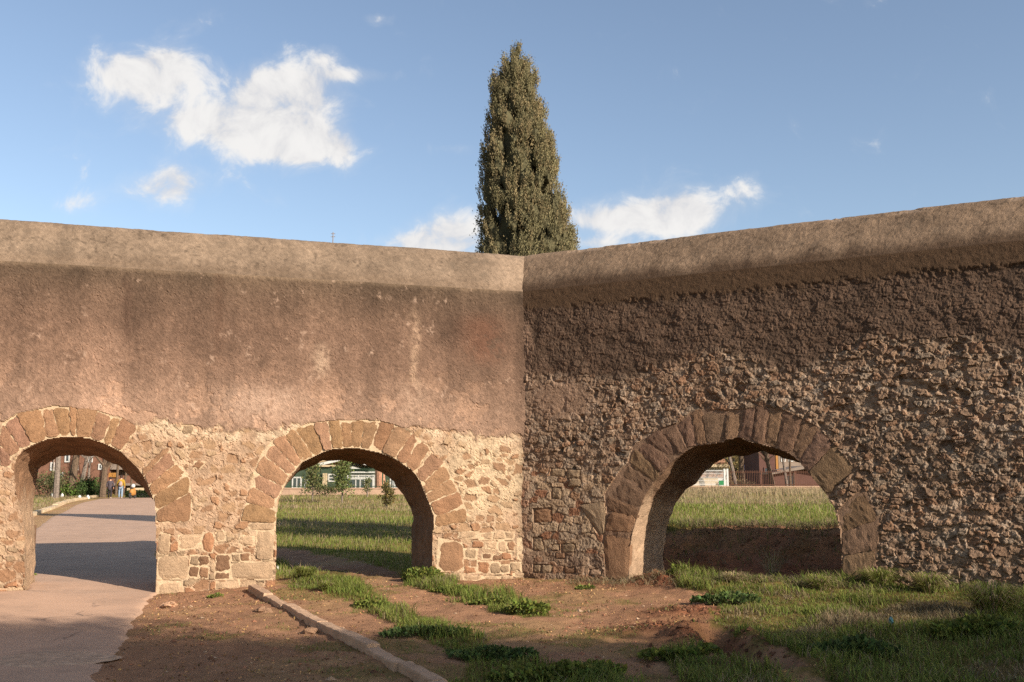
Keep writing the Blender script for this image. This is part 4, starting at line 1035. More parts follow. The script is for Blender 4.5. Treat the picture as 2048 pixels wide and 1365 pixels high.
weed(20, 1168, .20, .10, .08, 300, .035, 'small weed at the wall foot on the far left', 315)
weed(62, 1152, .08, .06, .05, 120, .03, 'tiny weed at the left jamb foot of the road arch', 316)
weed(430, 1187, .10, .05, .04, 120, .03, 'tiny weed at the foot of the pier between the left arches', 317)

def tussock(px, py, r, hh, n, label, seed, dry=.3, name='grass_tussock', w=.010):
    c = at_z(px, py, .15); r_ = np.random.default_rng(seed)
    z0 = float(ground_z(c[0], c[1]))
    T = thing(name, (float(c[0]), float(c[1]), z0), label, 'grass tuft', 'grass tufts before the wall')
    a = r_.uniform(0, 2 * np.pi, n); rad = r * .30 * np.sqrt(r_.uniform(0, 1, n)); d = np.stack([np.cos(a), np.sin(a)], -1)
    b = np.stack([c[0] + d[:, 0] * rad, c[1] + d[:, 1] * rad, np.full(n, z0 - .02)], -1)
    h = hh * r_.uniform(.5, 1.1, n); out = r * r_.uniform(.15, 1.0, n)
    wv = np.stack([-d[:, 1], d[:, 0], np.zeros(n)], -1) * (w / 2)
    D3 = np.concatenate([d, np.zeros((n, 1))], 1)
    pts = [b, b + D3 * (out * .25)[:, None] + np.array([0, 0, 1]) * (h * .6)[:, None], b + D3 * (out * .65)[:, None] + np.array([0, 0, 1]) * (h * .95)[:, None], b + D3 * out[:, None] + np.array([0, 0, 1]) * (h * .80)[:, None]]
    V = np.stack([pts[0] + wv, pts[0] - wv, pts[1] + wv, pts[1] - wv, pts[2] + wv * .7, pts[2] - wv * .7, pts[3]], 1).reshape(-1, 3); i = np.arange(n) * 7
    Q = np.concatenate([np.stack([i, i + 1, i + 3, i + 2], -1), np.stack([i + 2, i + 3, i + 5, i + 4], -1)]); Tr = np.stack([i + 4, i + 5, i + 6], -1)
    c_ = np.where((r_.uniform(0, 1, n) < dry)[:, None], jitter_col(DRY, n, seed + 1), jitter_col(GREEN2 * .9, n, seed + 2))
    child('blades', mesh_np('blades', V, [Q, Tr], M_GRASS, np.repeat(c_, 7, 0)), T)
tussock(1985, 1225, .38, .37, 800, 'large arching grass tussock at the right edge under the wall', 401, .35)
tussock(2040, 1175, .36, .34, 450, 'grass tussock cut by the right picture edge at the wall foot', 402, .3)
tussock(610, 1148, .22, .20, 700, 'bright grass tuft at the foot of the middle arch left jamb', 403, .05)
tussock(655, 1165, .20, .15, 450, 'grass tuft just right of the brightest tuft at the middle arch', 404, .05)
tussock(1545, 1150, .35, .42, 60, 'sparse dry grass stalks standing in the right arch opening', 405, .8, w=.008)
tussock(1760, 1180, .35, .26, 500, 'grass tuft at the foot of the right pier', 406, .25)
tussock(1640, 1182, .3, .22, 400, 'grass tuft before the right jamb of the right arch', 407, .35)
tussock(1860, 1190, .35, .25, 450, 'grass tuft midway along the right wall foot', 408, .35)
tussock(1470, 1172, .25, .16, 350, 'straw tuft on the bank before the right arch', 409, .75)
tussock(1395, 1168, .22, .14, 300, 'straw tuft near the left jamb of the right arch', 410, .75)

# ------------------------------------------------------------------ cypress behind the corner
def cypress():
    Y = 27.0
    prof = [(87, 1032, 1036), (100, 1024, 1044), (115, 1015, 1053), (135, 1006, 1061), (160, 994, 1071), (190, 981, 1078), (250, 974, 1090), (310, 966, 1108), (370, 962, 1118), (420, 962, 1131), (460, 955, 1140), (500, 957, 1152), (600, 950, 1165), (780, 948, 1172), (900, 980, 1140)]
    py = np.array([p[0] for p in prof]); l = np.array([at_y(p[1], p[0], Y)[0] for p in prof]); r = np.array([at_y(p[2], p[0], Y)[0] for p in prof]); zz = np.array([at_y(1040, p[0], Y)[2] for p in prof])
    o = np.argsort(zz); zz, l, r = zz[o], l[o], r[o]
    cx = lambda z: np.interp(z, zz, (l + r) / 2); rad = lambda z: np.interp(z, zz, (r - l) / 2)
    zb = float(ground_z(1.0, Y)); T = thing('cypress_tree', (float(cx(2.0)), Y, zb), 'tall dark narrow cypress rising behind the wall corner', 'tree')
    mb = MB(); mb.tube([[float(cx(zb)), Y, zb - .2], [float(cx(3)), Y, 3.0], [float(cx(8)), Y, 8.0], [float(cx(12)), Y, 12.0]], [.28, .24, .13, .03], 9)
    child('trunk', mb.mesh('trunk', M_BARK), T)
    rg = np.random.default_rng(55)
    # billowing lobes, each covered with upright plumes of scale leaves
    nl = 470
    tl = rg.uniform(0, 1, nl) ** .9; zl = zb + .8 + (zz[-1] - .75 - zb - .8) * tl; gl = rg.uniform(0, 2 * np.pi, nl)
    rl = rg.uniform(.16, .36, nl) * (.55 + .45 * np.clip(rad(zl) / 1.2, 0, 1)); Rl = np.maximum(rad(zl) - rl * rg.uniform(.7, 1.15, nl), .02)
    zl[:8] = np.linspace(zz[-1] - 1.2, zz[-1] - .25, 8); rl[:8] = np.linspace(.22, .09, 8); Rl[:8] = .03
    cb = MB()
    for q in range(nl):
        cb.lump((float(cx(zl[q])) + Rl[q] * math.cos(gl[q]), Y + Rl[q] * math.sin(gl[q]), zl[q]), (rl[q] * .66, rl[q] * .66, rl[q] * 1.05), q, 8, 6, .35)
    V0 = [[float(cx(z_)) + .55 * float(rad(z_)) * math.cos(2 * math.pi * q / 14), Y + .55 * float(rad(z_)) * math.sin(2 * math.pi * q / 14), z_] for z_ in np.linspace(zb + .9, zz[-1] - .6, 24) for q in range(14)]
    cb.add(V0, [[i * 14 + q, i * 14 + (q + 1) % 14, (i + 1) * 14 + (q + 1) % 14, (i + 1) * 14 + q] for i in range(23) for q in range(14)])
    core = cb.mesh('inner_twigs', M_CYP, [.090, .080, .042], False)
    area = rl ** 2; nc = 3800; k = np.r_[np.repeat(np.arange(nl), 3), rg.choice(nl, nc - 3 * nl, p=area / area.sum())]
    d3 = rg.normal(0, 1, (nc, 3)); d3 += np.stack([np.cos(gl[k]), np.sin(gl[k]), np.full(nc, .35)], -1) * 1.2; d3 /= np.linalg.norm(d3, axis=1)[:, None]
    cxs = np.stack([cx(zl[k]) + Rl[k] * np.cos(gl[k]), Y + Rl[k] * np.sin(gl[k]), zl[k]], -1) + d3 * rl[k][:, None] * np.array([1, 1, 1.5])
    g = np.arctan2(d3[:, 1] + np.sin(gl[k]), d3[:, 0] + np.cos(gl[k]))
    tone_l = rg.uniform(.82, 1.16, nl)[k]; tone_ = rg.uniform(.88, 1.12, nc) * tone_l
    per = 46
    off = rg.normal(0, 1, (nc, per, 3)) * np.array([.030, .030, .105])
    P = cxs[:, None] + off; P[:, :, 0] += off[:, :, 2] * np.cos(g)[:, None] * .2; P[:, :, 1] += off[:, :, 2] * np.sin(g)[:, None] * .2
    P = P.reshape(-1, 3)
    d = np.repeat(np.stack([np.cos(g) * .7, np.sin(g) * .7, np.full(nc, 1.7)], -1), per, 0)
    c0 = np.where((rg.uniform(0, 1, (nc, 1)) < .35), np.array([[.215, .168, .088]]), np.array([[.170, .148, .076]])) * tone_[:, None]
    c = np.repeat(c0, per, 0) * rg.uniform(.75, 1.25, (nc * per, 1))
    crown = child('crown', leaf_mesh('crown', P, .058, c, 58, .3, M_CYP, .42, d), T)
    child('inner_twigs', core, crown)
    # a leader, a spur on the left
    tips = []
    for (sx, sy, n_, sp) in ((1034, 98, 110, .05), (1034, 112, 120, .08), (963, 322, 120, .06), (1010, 124, 100, .06), (1052, 124, 110, .06), (959, 455, 130, .09)):
        q = at_y(sx, sy, Y); tips.append(q + rg.normal(0, 1, (n_, 3)) * np.array([sp, sp, sp * 1.8]))
    tp = np.concatenate(tips)
    child('shoot', leaf_mesh('shoot', tp, .06, jitter_col([.11, .10, .045], len(tp), 59), 60, 1.2, M_CYP, .5), T)
cypress()

def leaf_ball(c, r, n, seed, lumps=18):
    """leaf positions gathered in lumps over an ellipsoid"""
    g = np.random.default_rng(seed); d = g.normal(0, 1, (lumps, 3)); d /= np.linalg.norm(d, axis=1)[:, None]
    L = np.asarray(c) + d * np.asarray(r) * g.uniform(.45, .85, (lumps, 1))
    k = g.integers(0, lumps, n); s = np.asarray(r) * .36
    return L[k] + g.normal(0, 1, (n, 3)) * s * .7
def bush(name, c, r, n, size, label, cat, seed, col=DGREEN, group=None, aspect=.6, stem=True):
    c = np.asarray(c, float); T = thing(name, (float(c[0]), float(c[1]), float(c[2])), label, cat, group)
    P = leaf_ball(c + [0, 0, r[2]], r, n, seed); P[:, 2] = np.maximum(P[:, 2], c[2] + .03)
    child('crown', leaf_mesh('crown', P, size, jitter_col(col, n, seed + 1, .4, .12), seed + 2, .3, M_LEAF, aspect), T)
    if stem:
        mb = MB(); g = np.random.default_rng(seed + 3)
        for i in range(6):
            e = c + [0, 0, r[2]] + g.normal(0, .4, 3) * np.asarray(r)
            mb.tube([c + [0, 0, -.05], (c + e) / 2 + g.normal(0, .05, 3), e], [.035 * max(r) ** .5, .024 * max(r) ** .5, .01], 5)
        child('trunk', mb.mesh('trunk', M_BARK), T)
    return T
bush('laurel_bush', (.2, 24.6, .1), (2.3, 2.0, 2.4), 9000, .16, 'broad evergreen bush hidden behind the corner beside the cypress', 'bush', 501)

# ------------------------------------------------------------------ pines behind the camera that shade the foreground
def stone_pine(loc, H, R, seed, label, rot=0.0, thick=1.3, n=9000):
    g = np.random.default_rng(seed); T = thing('stone_pine', (loc[0], loc[1], 0.0), label, 'tree', 'umbrella pines behind the viewer')
    b = np.array([loc[0], loc[1], -.1]); top = np.array([loc[0] + g.normal(0, .3), loc[1] + g.normal(0, .3), H - thick])
    mb = MB(); mb.tube([b, b + (top - b) * .4 + [.1, .1, 0], top], [.34, .27, .18], 10)
    child('trunk', mb.mesh('trunk', M_BARK), T)
    lm = MB(); lumps = []
    for i in range(26):
        a = g.uniform(0, 2 * np.pi); q = R * math.sqrt(g.uniform(.02, 1)) * .92
        e = np.array([loc[0] + q * math.cos(a), loc[1] + q * math.sin(a), H - thick * .3 - thick * .9 * (q / R) ** 2 + g.normal(0, .15)])
        lm.tube([top - [0, 0, .5], (top + e) / 2 + [0, 0, -.2], e], [.09, .06, .02], 5); lumps.append(e)
    child('limbs', lm.mesh('limbs', M_BARK), T)
    lumps = np.array(lumps); k = g.integers(0, len(lumps), n)
    P = lumps[k] + g.normal(0, 1, (n, 3)) * np.array([.55, .55, .28])
    child('crown', leaf_mesh('crown', P, .24, jitter_col(DGREEN, n, seed + 2), seed + 3, .5, M_LEAF, .28), T)
def sun_shift(gx_, gy_, z): 
    k = z / math.tan(SUN_EL); return (gx_ + math.sin(SUN_AZ) * k, gy_ - math.cos(SUN_AZ) * k)
for i, (sx, sy, H, R, lab, nl) in enumerate([(-3.6, 9.0, 9.0, 2.2, 'umbrella pine behind the viewer shading the road', 9000), (.4, 7.9, 9.6, 2.5, 'umbrella pine behind the viewer shading the bare earth', 9000), (3.3, 7.7, 9.2, 2.4, 'umbrella pine behind the viewer shading the dirt track', 7500),
                                        (6.4, 10.1, 9.5, 2.7, 'umbrella pine behind the viewer shading the right meadow', 3000), (9.8, 11.3, 10.0, 2.7, 'umbrella pine behind the viewer shading the right wall foot', 3600), (.6, 6.9, 8.6, 2.4, 'umbrella pine behind the viewer, lowest of the row', 7000),
                                        (4.2, 7.2, 8.9, 2.5, 'umbrella pine behind the viewer over the lower grass', 7000), (7.6, 8.2, 9.3, 2.4, 'umbrella pine behind the viewer over the far right grass', 7000)]):
    stone_pine(sun_shift(sx, sy, H - .9), H, R, 600 + i * 10, lab, n=nl)
# ------------------------------------------------------------------ far side: houses, fences, trees, people
M_BRICK = mat_plain('orange_brick', srgb(116, 84, 68), .9, .18, 3, .1)
M_WHITE = mat_plain('white_paint', (.50, .485, .45), .7, .06, 2, .2)
M_CREAM = mat_plain('cream_render', srgb(176, 156, 126), .85, .08, 1.5, .1)
M_PINKR = mat_plain('pinkish_render', srgb(164, 136, 114), .9, .10, 1.5, .1)
M_YELLOW = mat_plain('yellow_render', srgb(186, 156, 98), .85, .08, 1.0, .1)
M_RED = mat_plain('dark_red_render', srgb(92, 66, 58), .85, .10, 1.0, .1)
M_CONC = mat_plain('concrete', srgb(128, 114, 102), .9, .12, 2, .1)
M_GREENW = mat_plain('dark_green_wall', srgb(62, 72, 58), .85, .12, 2, .1)
M_DARKP = mat_plain('dark_paint', (.035, .032, .03), .6, .2, 4, .2)
M_RUST = mat_plain('rusty_railing', srgb(96, 66, 52), .7, .2, 6, .2, metal=.3)
M_GREENP = mat_plain('green_railing', srgb(52, 70, 52), .6, .2, 6, .2)
M_TILE = mat_plain('roof_tiles', srgb(140, 106, 84), .9, .18, 5, .1)
M_TAN = mat_plain('tan_roof', srgb(166, 140, 108), .9, .1, 3, .1)
M_ORANGE = mat_plain('orange_panel', srgb(156, 110, 56), .6, .08, 3, .2)
M_GLASS = mat_plain('dark_window_glass', (.045, .055, .06), .12, .2, 2, .5)
M_GREENS = mat_plain('green_sheet', srgb(36, 110, 64), .5, .06, 3, .3)
M_BLUE = mat_plain('blue_cloth', srgb(70, 104, 168), .7, .08, 3, .2)
M_FRED = mat_plain('red_cloth', srgb(190, 54, 44), .7, .08, 3, .2)
M_FGREEN = mat_plain('green_cloth', srgb(50, 130, 74), .7, .08, 3, .2)
def part(parent, name, mat, x0, x1, y0, y1, z0, z1):
    return child(name, MB().box(x0, x1, y0, y1, z0, z1).mesh(name, mat), parent)
def X(px, Y): return float(at_y(px, 950, Y)[0])
def Zy(py, Y): return float(at_y(1024, py, Y)[2])
def window(parent, x0, x1, z0, z1, Y, mull=(), frame=.10, trans=(), mat=None):
    """frame standing proud of the wall with panes and bars"""
    mat = mat or M_WHITE; mb = MB()
    mb.box(x0, x1, Y - .08, Y + .02, z0, z0 + frame); mb.box(x0, x1, Y - .08, Y + .02, z1 - frame, z1)
    mb.box(x0, x0 + frame, Y - .078, Y + .02, z0 + frame, z1 - frame); mb.box(x1 - frame, x1, Y - .078, Y + .02, z0 + frame, z1 - frame)
    for m in mull: mb.box(m - frame * .4, m + frame * .4, Y - .075, Y + .02, z0 + frame, z1 - frame)
    for t in trans: mb.box(x0 + frame, x1 - frame, Y - .070, Y + .02, t - frame * .4, t + frame * .4)
    w = child('window', mb.mesh('window', mat), parent)
    child('pane', MB().box(x0 + frame * .5, x1 - frame * .5, Y - .03, Y + .01, z0 + frame * .5, z1 - frame * .5).mesh('pane', M_GLASS), w)
    return w

# -- through the left arch: brick apartment block
def apartment():
    Y = 98.0; T = thing('apartment_block', (X(170, Y), Y, 0.0), 'orange brick apartment block beyond the road, seen through the left arch', 'building')
    part(T, 'wall', M_BRICK, X(60, Y), X(216, Y), Y, Y + 12, -.3, 11)
    part(T, 'wall', M_CONC, X(216, Y), X(350, Y), Y + 2.4, Y + 12, -.3, 11)
    part(T, 'roof', M_TILE, X(55, Y), X(355, Y), Y - .5, Y + 12.6, 11, 11.4)
    for py in (967, 935, 900):
        z = Zy(py, Y); part(T, 'balcony_slab', M_CONC, X(217, Y), X(346, Y), Y + .3, Y + 2.39, z - .22, z)
        part(T, 'balcony_parapet', M_BRICK if py != 935 else M_CONC, X(218, Y), X(345, Y), Y + .32, Y + .46, z + .002, z + .75)
    part(T, 'awning', M_ORANGE, X(212, Y), X(233, Y), Y + .15, Y + .29, Zy(955, Y), Zy(946, Y))
    for px0, px1, p0, p1 in ((118, 126, 955, 945), (146, 156, 941, 930), (146, 156, 915, 900), (176, 184, 925, 912), (100, 108, 942, 925), (196, 204, 940, 928), (128, 138, 925, 908)):
        window(T, X(px0, Y), X(px1, Y), Zy(p0, Y), Zy(p1, Y), Y, (), .12)
    for px0, px1, p0, p1 in ((236, 246, 962, 945), (260, 272, 962, 945), (285, 296, 962, 945), (236, 250, 930, 910), (268, 280, 930, 910)):
        window(T, X(px0, Y), X(px1, Y), Zy(p0, Y), Zy(p1, Y), Y + 2.4, (), .12)
    part(T, 'downpipe', M_CONC, X(106, Y), X(107.5, Y), Y - .15, Y - .01, 0, 10.9)
    part(T, 'stair_wall', M_CREAM, X(279, Y), X(291, Y), Y - 3, Y - .2, 0, Zy(976, Y))
apartment()

def bare_tree(px, py, Y, H, r, seed, label, lean=0.0, mat=None, fork=.35, n=9, group='bare winter trees beyond the wall'):
    g = np.random.default_rng(seed); b = at_y(px, py, Y); b[2] = float(ground_z(b[0], b[1], False)) - .05
    T = thing('bare_tree', tuple(float(k) for k in b), label, 'tree', group)
    mb = MB(); pts = [b, b + [lean * H * .3, 0, H * fork], b + [lean * H * .65, g.normal(0, .2), H * .7], b + [lean * H, g.normal(0, .3), H]]
    mb.tube(pts, [r, r * .8, r * .5, r * .12], 7); child('trunk', mb.mesh('trunk', mat or M_BARKG), T)
    cr = MB()
    for i in range(n):
        t = g.uniform(fork, .95); o = np.array(pts[1]) + (np.array(pts[3]) - np.array(pts[1])) * (t - fork) / (1 - fork)
        a = g.uniform(0, 2 * np.pi); L = H * g.uniform(.25, .5) * (1.15 - t)
        e = o + [math.cos(a) * L * .8, math.sin(a) * L * .5, L * .75]; m = (o + e) / 2 + g.normal(0, .12, 3)
        cr.tube([o, m, e], [r * .42, r * .26, r * .06], 5)
        for k in range(4):
            o2 = m + (e - m) * g.uniform(0, 1); e2 = o2 + g.normal(0, .5, 3) * L * .5 + [0, 0, L * .28]
            cr.tube([o2, (o2 + e2) / 2 + g.normal(0, .04, 3), e2], [r * .16, r * .10, r * .04], 4)
    child('crown', cr.mesh('crown', mat or M_BARKG), T)
bare_tree(205, 993, 84, 9, .30, 701, 'dark forked bare tree behind the two walkers', .02, M_BARK, .22, 18)
bare_tree(112, 990, 80, 8, .24, 702, 'straight pale trunk left of the road verge', .0, M_BARKG, .5)
bare_tree(140, 990, 86, 9, .36, 703, 'thick dark leaning trunk before the brick block', .10, M_BARK, .3, 16)
bare_tree(158, 988, 90, 9, .22, 704, 'slanting bare trunk between the brick windows', .16, M_BARKG, .3, 14)
bare_tree(175, 988, 88, 8, .12, 705, 'slender upright bare tree left of the forked one', .01, M_BARKG, .3, 14)
bare_tree(232, 988, 92, 8, .13, 706, 'slender bare tree directly behind the walkers', .02, M_BARK, .4)
bare_tree(246, 988, 92, 8, .11, 707, 'thin leaning bare tree right of the walkers', .12, M_BARK, .4)
bare_tree(262, 988, 94, 7, .10, 708, 'thin bare tree furthest right in the left arch', -.02, M_BARK, .4)
def gp(px, py, Y): q = at_y(px, py, Y); return (float(q[0]), float(q[1]), float(ground_z(q[0], q[1], False)))
bush('roadside_shrub', gp(92, 990, 84), (1.6, 1.2, 1.0), 1500, .16, 'loose olive shrub furthest left on the road verge', 'shrub', 711, np.array([.10, .10, .04]), 'shrubs along the road verge')
bush('roadside_shrub', gp(122, 988, 86), (1.3, 1.2, 1.2), 1500, .16, 'loose tall shrub in the middle of the road verge', 'shrub', 712, np.array([.11, .115, .045]), 'shrubs along the road verge')
bush('roadside_shrub', gp(145, 988, 86), (1.3, 1.0, .6), 1200, .15, 'low bright green shrub beside the dense one', 'shrub', 713, np.array([.10, .15, .03]), 'shrubs along the road verge')
bush('roadside_shrub', gp(175, 990, 86), (.95, 1.0, .78), 2600, .14, 'dense rounded dark green shrub beside the walkers', 'shrub', 714, DGREEN, 'shrubs along the road verge')
bush('roadside_shrub', gp(203, 994, 86), (.95, .8, .5), 1500, .12, 'dark shrub at the foot of the forked tree', 'shrub', 715, DGREEN * .5, 'shrubs along the road verge')
def clipped_hedge():
    Y = 83; x0, x1 = X(256, Y), X(330, Y); T = thing('clipped_hedge', ((x0 + x1) / 2, Y, 0.0), 'low dark clipped hedge closing the road beyond the walkers', 'hedge')
    g = np.random.default_rng(720); n = 6000
    P = np.stack([g.uniform(x0, x1, n), g.uniform(Y - .5, Y + .5, n), g.uniform(0, .58, n)], -1)
    child('foliage', leaf_mesh('foliage', P, .12, jitter_col(DGREEN * .4, n, 721), 722, .2), T)
    child('stems', MB().box(x0 + .1, x1 - .1, Y - .35, Y + .35, -.05, .40).mesh('stems', M_DARKP), T)
clipped_hedge()
for i, (px, py, lab) in enumerate([(104, 989, 'white painted stone furthest left on the verge'), (124, 989, 'white painted stone, second from the left on the verge'), (159, 992, 'white painted stone left of the one nearest the walkers'), (176, 992, 'white painted stone on the verge nearest the walkers')]):
    q = at_z(px, py + 6, .02); z = float(ground_z(q[0], q[1])); mb = MB()
    Yd = q[1]; s_ = Yd / FPX * 3.2
    mb.lump((q[0], q[1], z + s_ * .9), (s_, s_ * .8, s_ * 1.5), 30 + i, 9, 6, .2)
    o = put('painted_stone', mb.mesh('painted_stone', M_WHITE, None, True)); tag(o, lab, 'stone', 'white painted verge stones')

# -- people
def skin_mesh(name, verts, edges, radii, mat, parent, sub=1):
    me = bpy.data.meshes.new(name); me.from_pydata([tuple(v) for v in verts], edges, []); me.materials.append(mat)
    o = bpy.data.objects.new(name, me); COL.objects.link(o); o.parent = parent
    md = o.modifiers.new('skin', 'SKIN'); md.use_smooth_shade = True
    for i, r in enumerate(radii):
        sv = me.skin_vertices[0].data[i]; sv.radius = (r, r) if not isinstance(r, tuple) else r; sv.use_root = (i == 0)
    sb = o.modifiers.new('subdivision', 'SUBSURF'); sb.levels = sub; sb.render_levels = sub
    return o
M_SKIN = mat_plain('skin', srgb(196, 146, 118), .6, .05, 8)
M_JACKY = mat_plain('mustard_jacket', srgb(150, 118, 40), .8, .12, 8)
M_JEANS = mat_plain('light_blue_jeans', srgb(124, 140, 156), .85, .1, 8)
M_JACKD = mat_plain('dark_quilted_coat', srgb(70, 62, 66), .8, .15, 8)
M_TROUD = mat_plain('dark_trousers', srgb(44, 38, 40), .85, .1, 8)
M_HAIRD = mat_plain('dark_hair', srgb(56, 42, 36), .7, .15, 12)
M_SHOE = mat_plain('pale_shoe', srgb(160, 152, 144), .7, .1, 8)
M_BAG = mat_plain('grey_pink_bag', srgb(146, 126, 120), .8, .1, 8)
def person(px, py, h, coat, trou, hat, label, shoes, stride, coat_len):
    q = at_z(px, py, .0); z0 = float(ground_z(q[0], q[1])) + .024
    T = thing('person', (float(q[0]), float(q[1]), z0), label, 'person', 'walkers on the road'); T.rotation_euler[2] = .35
    s = h / 1.75
    def v(*p): return np.array(p) * s
    st = stride
    B = [v(0, 0, .96), v(0, .01, 1.15), v(0, .01, 1.38), v(0, .01, 1.50), v(0, .02, 1.60), v(0, .02, 1.70),
         v(-.17, .01, 1.42), v(-.25, .02, 1.16), v(-.26, .06, .93), v(-.265, .08, .83), v(.17, .01, 1.42), v(.25, .0, 1.16), v(.27, .02, .92), v(.275, .03, .82),
         v(-.09, 0, .90), v(-.10, st * .5 + .02, .50), v(-.10, st * .8, .09), v(-.10, st * .8 + .13, .04), v(.09, 0, .90), v(.10, -st * .3 + .03, .50), v(.10, -st * .8, .10), v(.10, -st * .8 + .13, .04)]
    Ed = [(0, 1), (1, 2), (2, 3), (3, 4), (4, 5), (2, 6), (6, 7), (7, 8), (8, 9), (2, 10), (10, 11), (11, 12), (12, 13), (0, 14), (14, 15), (15, 16), (16, 17), (0, 18), (18, 19), (19, 20), (20, 21)]
    R = [.14, .13, .13, .055, .085, .08, .065, .05, .038, .035, .065, .05, .038, .035, .085, .06, .042, .035, .085, .06, .042, .035]
    skin_mesh('body', B, Ed, [r * s for r in R], M_SKIN, T)
    Cv = [v(0, 0, coat_len), v(0, 0, 1.0), v(0, .01, 1.18), v(0, .01, 1.38), v(0, .01, 1.49), B[6], B[7], B[8], B[10], B[11], B[12]]
    skin_mesh('coat', Cv, [(0, 1), (1, 2), (2, 3), (3, 4), (3, 5), (5, 6), (6, 7), (3, 8), (8, 9), (9, 10)], [r * s for r in [.20, .19, .175, .17, .08, .095, .08, .065, .095, .08, .065]], coat, T)
    skin_mesh('trousers', [v(0, 0, .94), B[14], B[15], B[16], B[18], B[19], B[20]], [(0, 1), (1, 2), (2, 3), (0, 4), (4, 5), (5, 6)], [r * s for r in [.15, .10, .08, .068, .10, .08, .068]], trou, T)
    for a, b in ((16, 17), (20, 21)):
        f = MB(); c = (B[a] + B[b]) / 2; f.lump(c + [0, .01, -.005], (.055 * s, .15 * s, .055 * s), a, 10, 6, .08)
        o = bpy.data.objects.new('shoe', f.mesh('shoe', shoes, None, True)); COL.objects.link(o); o.parent = T
    hm = MB(); hm.lump(B[5] + v(0, -.015, .01), (.112 * s, .122 * s, .125 * s), 3, 12, 8, .06)
    o = bpy.data.objects.new('hair', hm.mesh('hair', hat, None, True)); COL.objects.link(o); o.parent = T
    return T, q, z0, s
person(219, 998.5, 1.62, M_JACKD, M_TROUD, M_HAIRD, 'person in a long dark quilted coat walking away up the road', M_SHOE, .22, .62)
T_, q_, z_, s_ = person(240.5, 998.5, 1.74, M_JACKY, M_JEANS, M_HAIRD, 'person in a mustard jacket and pale jeans walking away up the road', M_SHOE, .14, .88)
bag = MB(); bag.lump((0, 0, 0), (.15, .09, .21), 8, 12, 8, .08); bag.lump((0, -.08, -.06), (.10, .05, .09), 9, 10, 6, .08)
bo = put('backpack', bag.mesh('backpack', M_BAG, None, True)); bo.location = (q_[0] + .05, q_[1] - .24, z_ + 1.14); tag(bo, 'grey pink backpack on the back of the person in mustard', 'backpack')
def scooter():
    q = at_z(264.5, 998.5, 0); z = float(ground_z(q[0], q[1])) + .024; x, y = float(q[0]), float(q[1])
    T = thing('motor_scooter', (x, y, z), 'small orange scooter with a white round top, parked beside the walkers', 'scooter')
    b = MB(); n = 14
    for lvl in [(.30, .22, .30), (.55, .24, .34), (.80, .17, .30), (1.02, .09, .14)]: pass
    rings = [(.24, .10, .22), (.32, .23, .36), (.55, .23, .42), (.80, .15, .30), (.98, .09, .12), (1.02, .02, .04)]
    V = [[x + rx * math.cos(2 * math.pi * k / n), y + ry * math.sin(2 * math.pi * k / n), z + zz] for zz, rx, ry in rings for k in range(n)]
    Q = [[i * n + k, i * n + (k + 1) % n, (i + 1) * n + (k + 1) % n, (i + 1) * n + k] for i in range(len(rings) - 1) for k in range(n)]
    b.add(V, Q); child('body', b.mesh('body', M_ORANGE, None, True), T)
    for dy in (-.42, .48):
        w = MB(); a = np.linspace(0, 2 * np.pi, 15)
        w.tube([[x, y + dy + .17 * math.cos(t), z + .24 + .17 * math.sin(t)] for t in a], [.065] * 15, 6); child('wheel', w.mesh('wheel', M_DARKP, None, True), T)
    sd = MB(); sd.lump((x, y - .1, z + .80), (.15, .34, .08), 4, 10, 6, .05); child('seat', sd.mesh('seat', M_DARKP, None, True), T)
    hb = MB(); hb.tube([[x - .32, y + .35, z + 1.0], [x, y + .42, z + 1.03], [x + .32, y + .35, z + 1.0]], [.018] * 3, 6); hb.tube([[x, y + .48, z + .3], [x, y + .42, z + 1.03]], [.03, .03], 6); child('handlebar', hb.mesh('handlebar', M_DARKP), T)
    tb = MB(); tb.lump((x + .16, y - .38, z + .98), (.16, .14, .15), 5, 12, 8, .04); child('top_case', tb.mesh('top_case', M_WHITE, None, True), T)
scooter()

# -- through the middle arch: low school building, railing on a low wall, young trees
def low_wall(name, pa, pb, Ya, Yb, ptop, thick, label, mat):
    xa, xb = X(pa, Ya), X(pb, Yb); za = Zy(ptop, (Ya + Yb) / 2)
    T = thing(name, ((xa + xb) / 2, (Ya + Yb) / 2, .2), label, 'wall'); T['kind'] = 'thing'
    n = max(2, int(abs(xb - xa) / 3)); d = np.array([xb - xa, Yb - Ya]); 
    for i in range(n):
        a = np.array([xa, Ya]) + d * i / n; b = np.array([xa, Ya]) + d * (i + 1) / n
        mb = MB(); m = d / np.linalg.norm(d); nn = np.array([-m[1], m[0]]) * thick / 2; g = m * .01
        mb.add([[*(a + g - nn), -.3], [*(b - g - nn), -.3], [*(b - g + nn), -.3], [*(a + g + nn), -.3], [*(a + g - nn), za - .10], [*(b - g - nn), za - .10], [*(b - g + nn), za - .10], [*(a + g + nn), za - .10]],
               [[3, 2, 1, 0], [4, 5, 6, 7], [0, 1, 5, 4], [1, 2, 6, 5], [2, 3, 7, 6], [3, 0, 4, 7]])
        p = child('panel', mb.mesh('panel', mat), T)
        cp = MB(); k = nn * 1.25
        cp.add([[*(a - k), za - .10], [*(b - k), za - .10], [*(b + k), za - .10], [*(a + k), za - .10], [*(a - k), za], [*(b - k), za], [*(b + k), za], [*(a + k), za]],
               [[3, 2, 1, 0], [4, 5, 6, 7], [0, 1, 5, 4], [1, 2, 6, 5], [2, 3, 7, 6], [3, 0, 4, 7]])
        child('cap', cp.mesh('cap', M_PINKR), p)
    return za
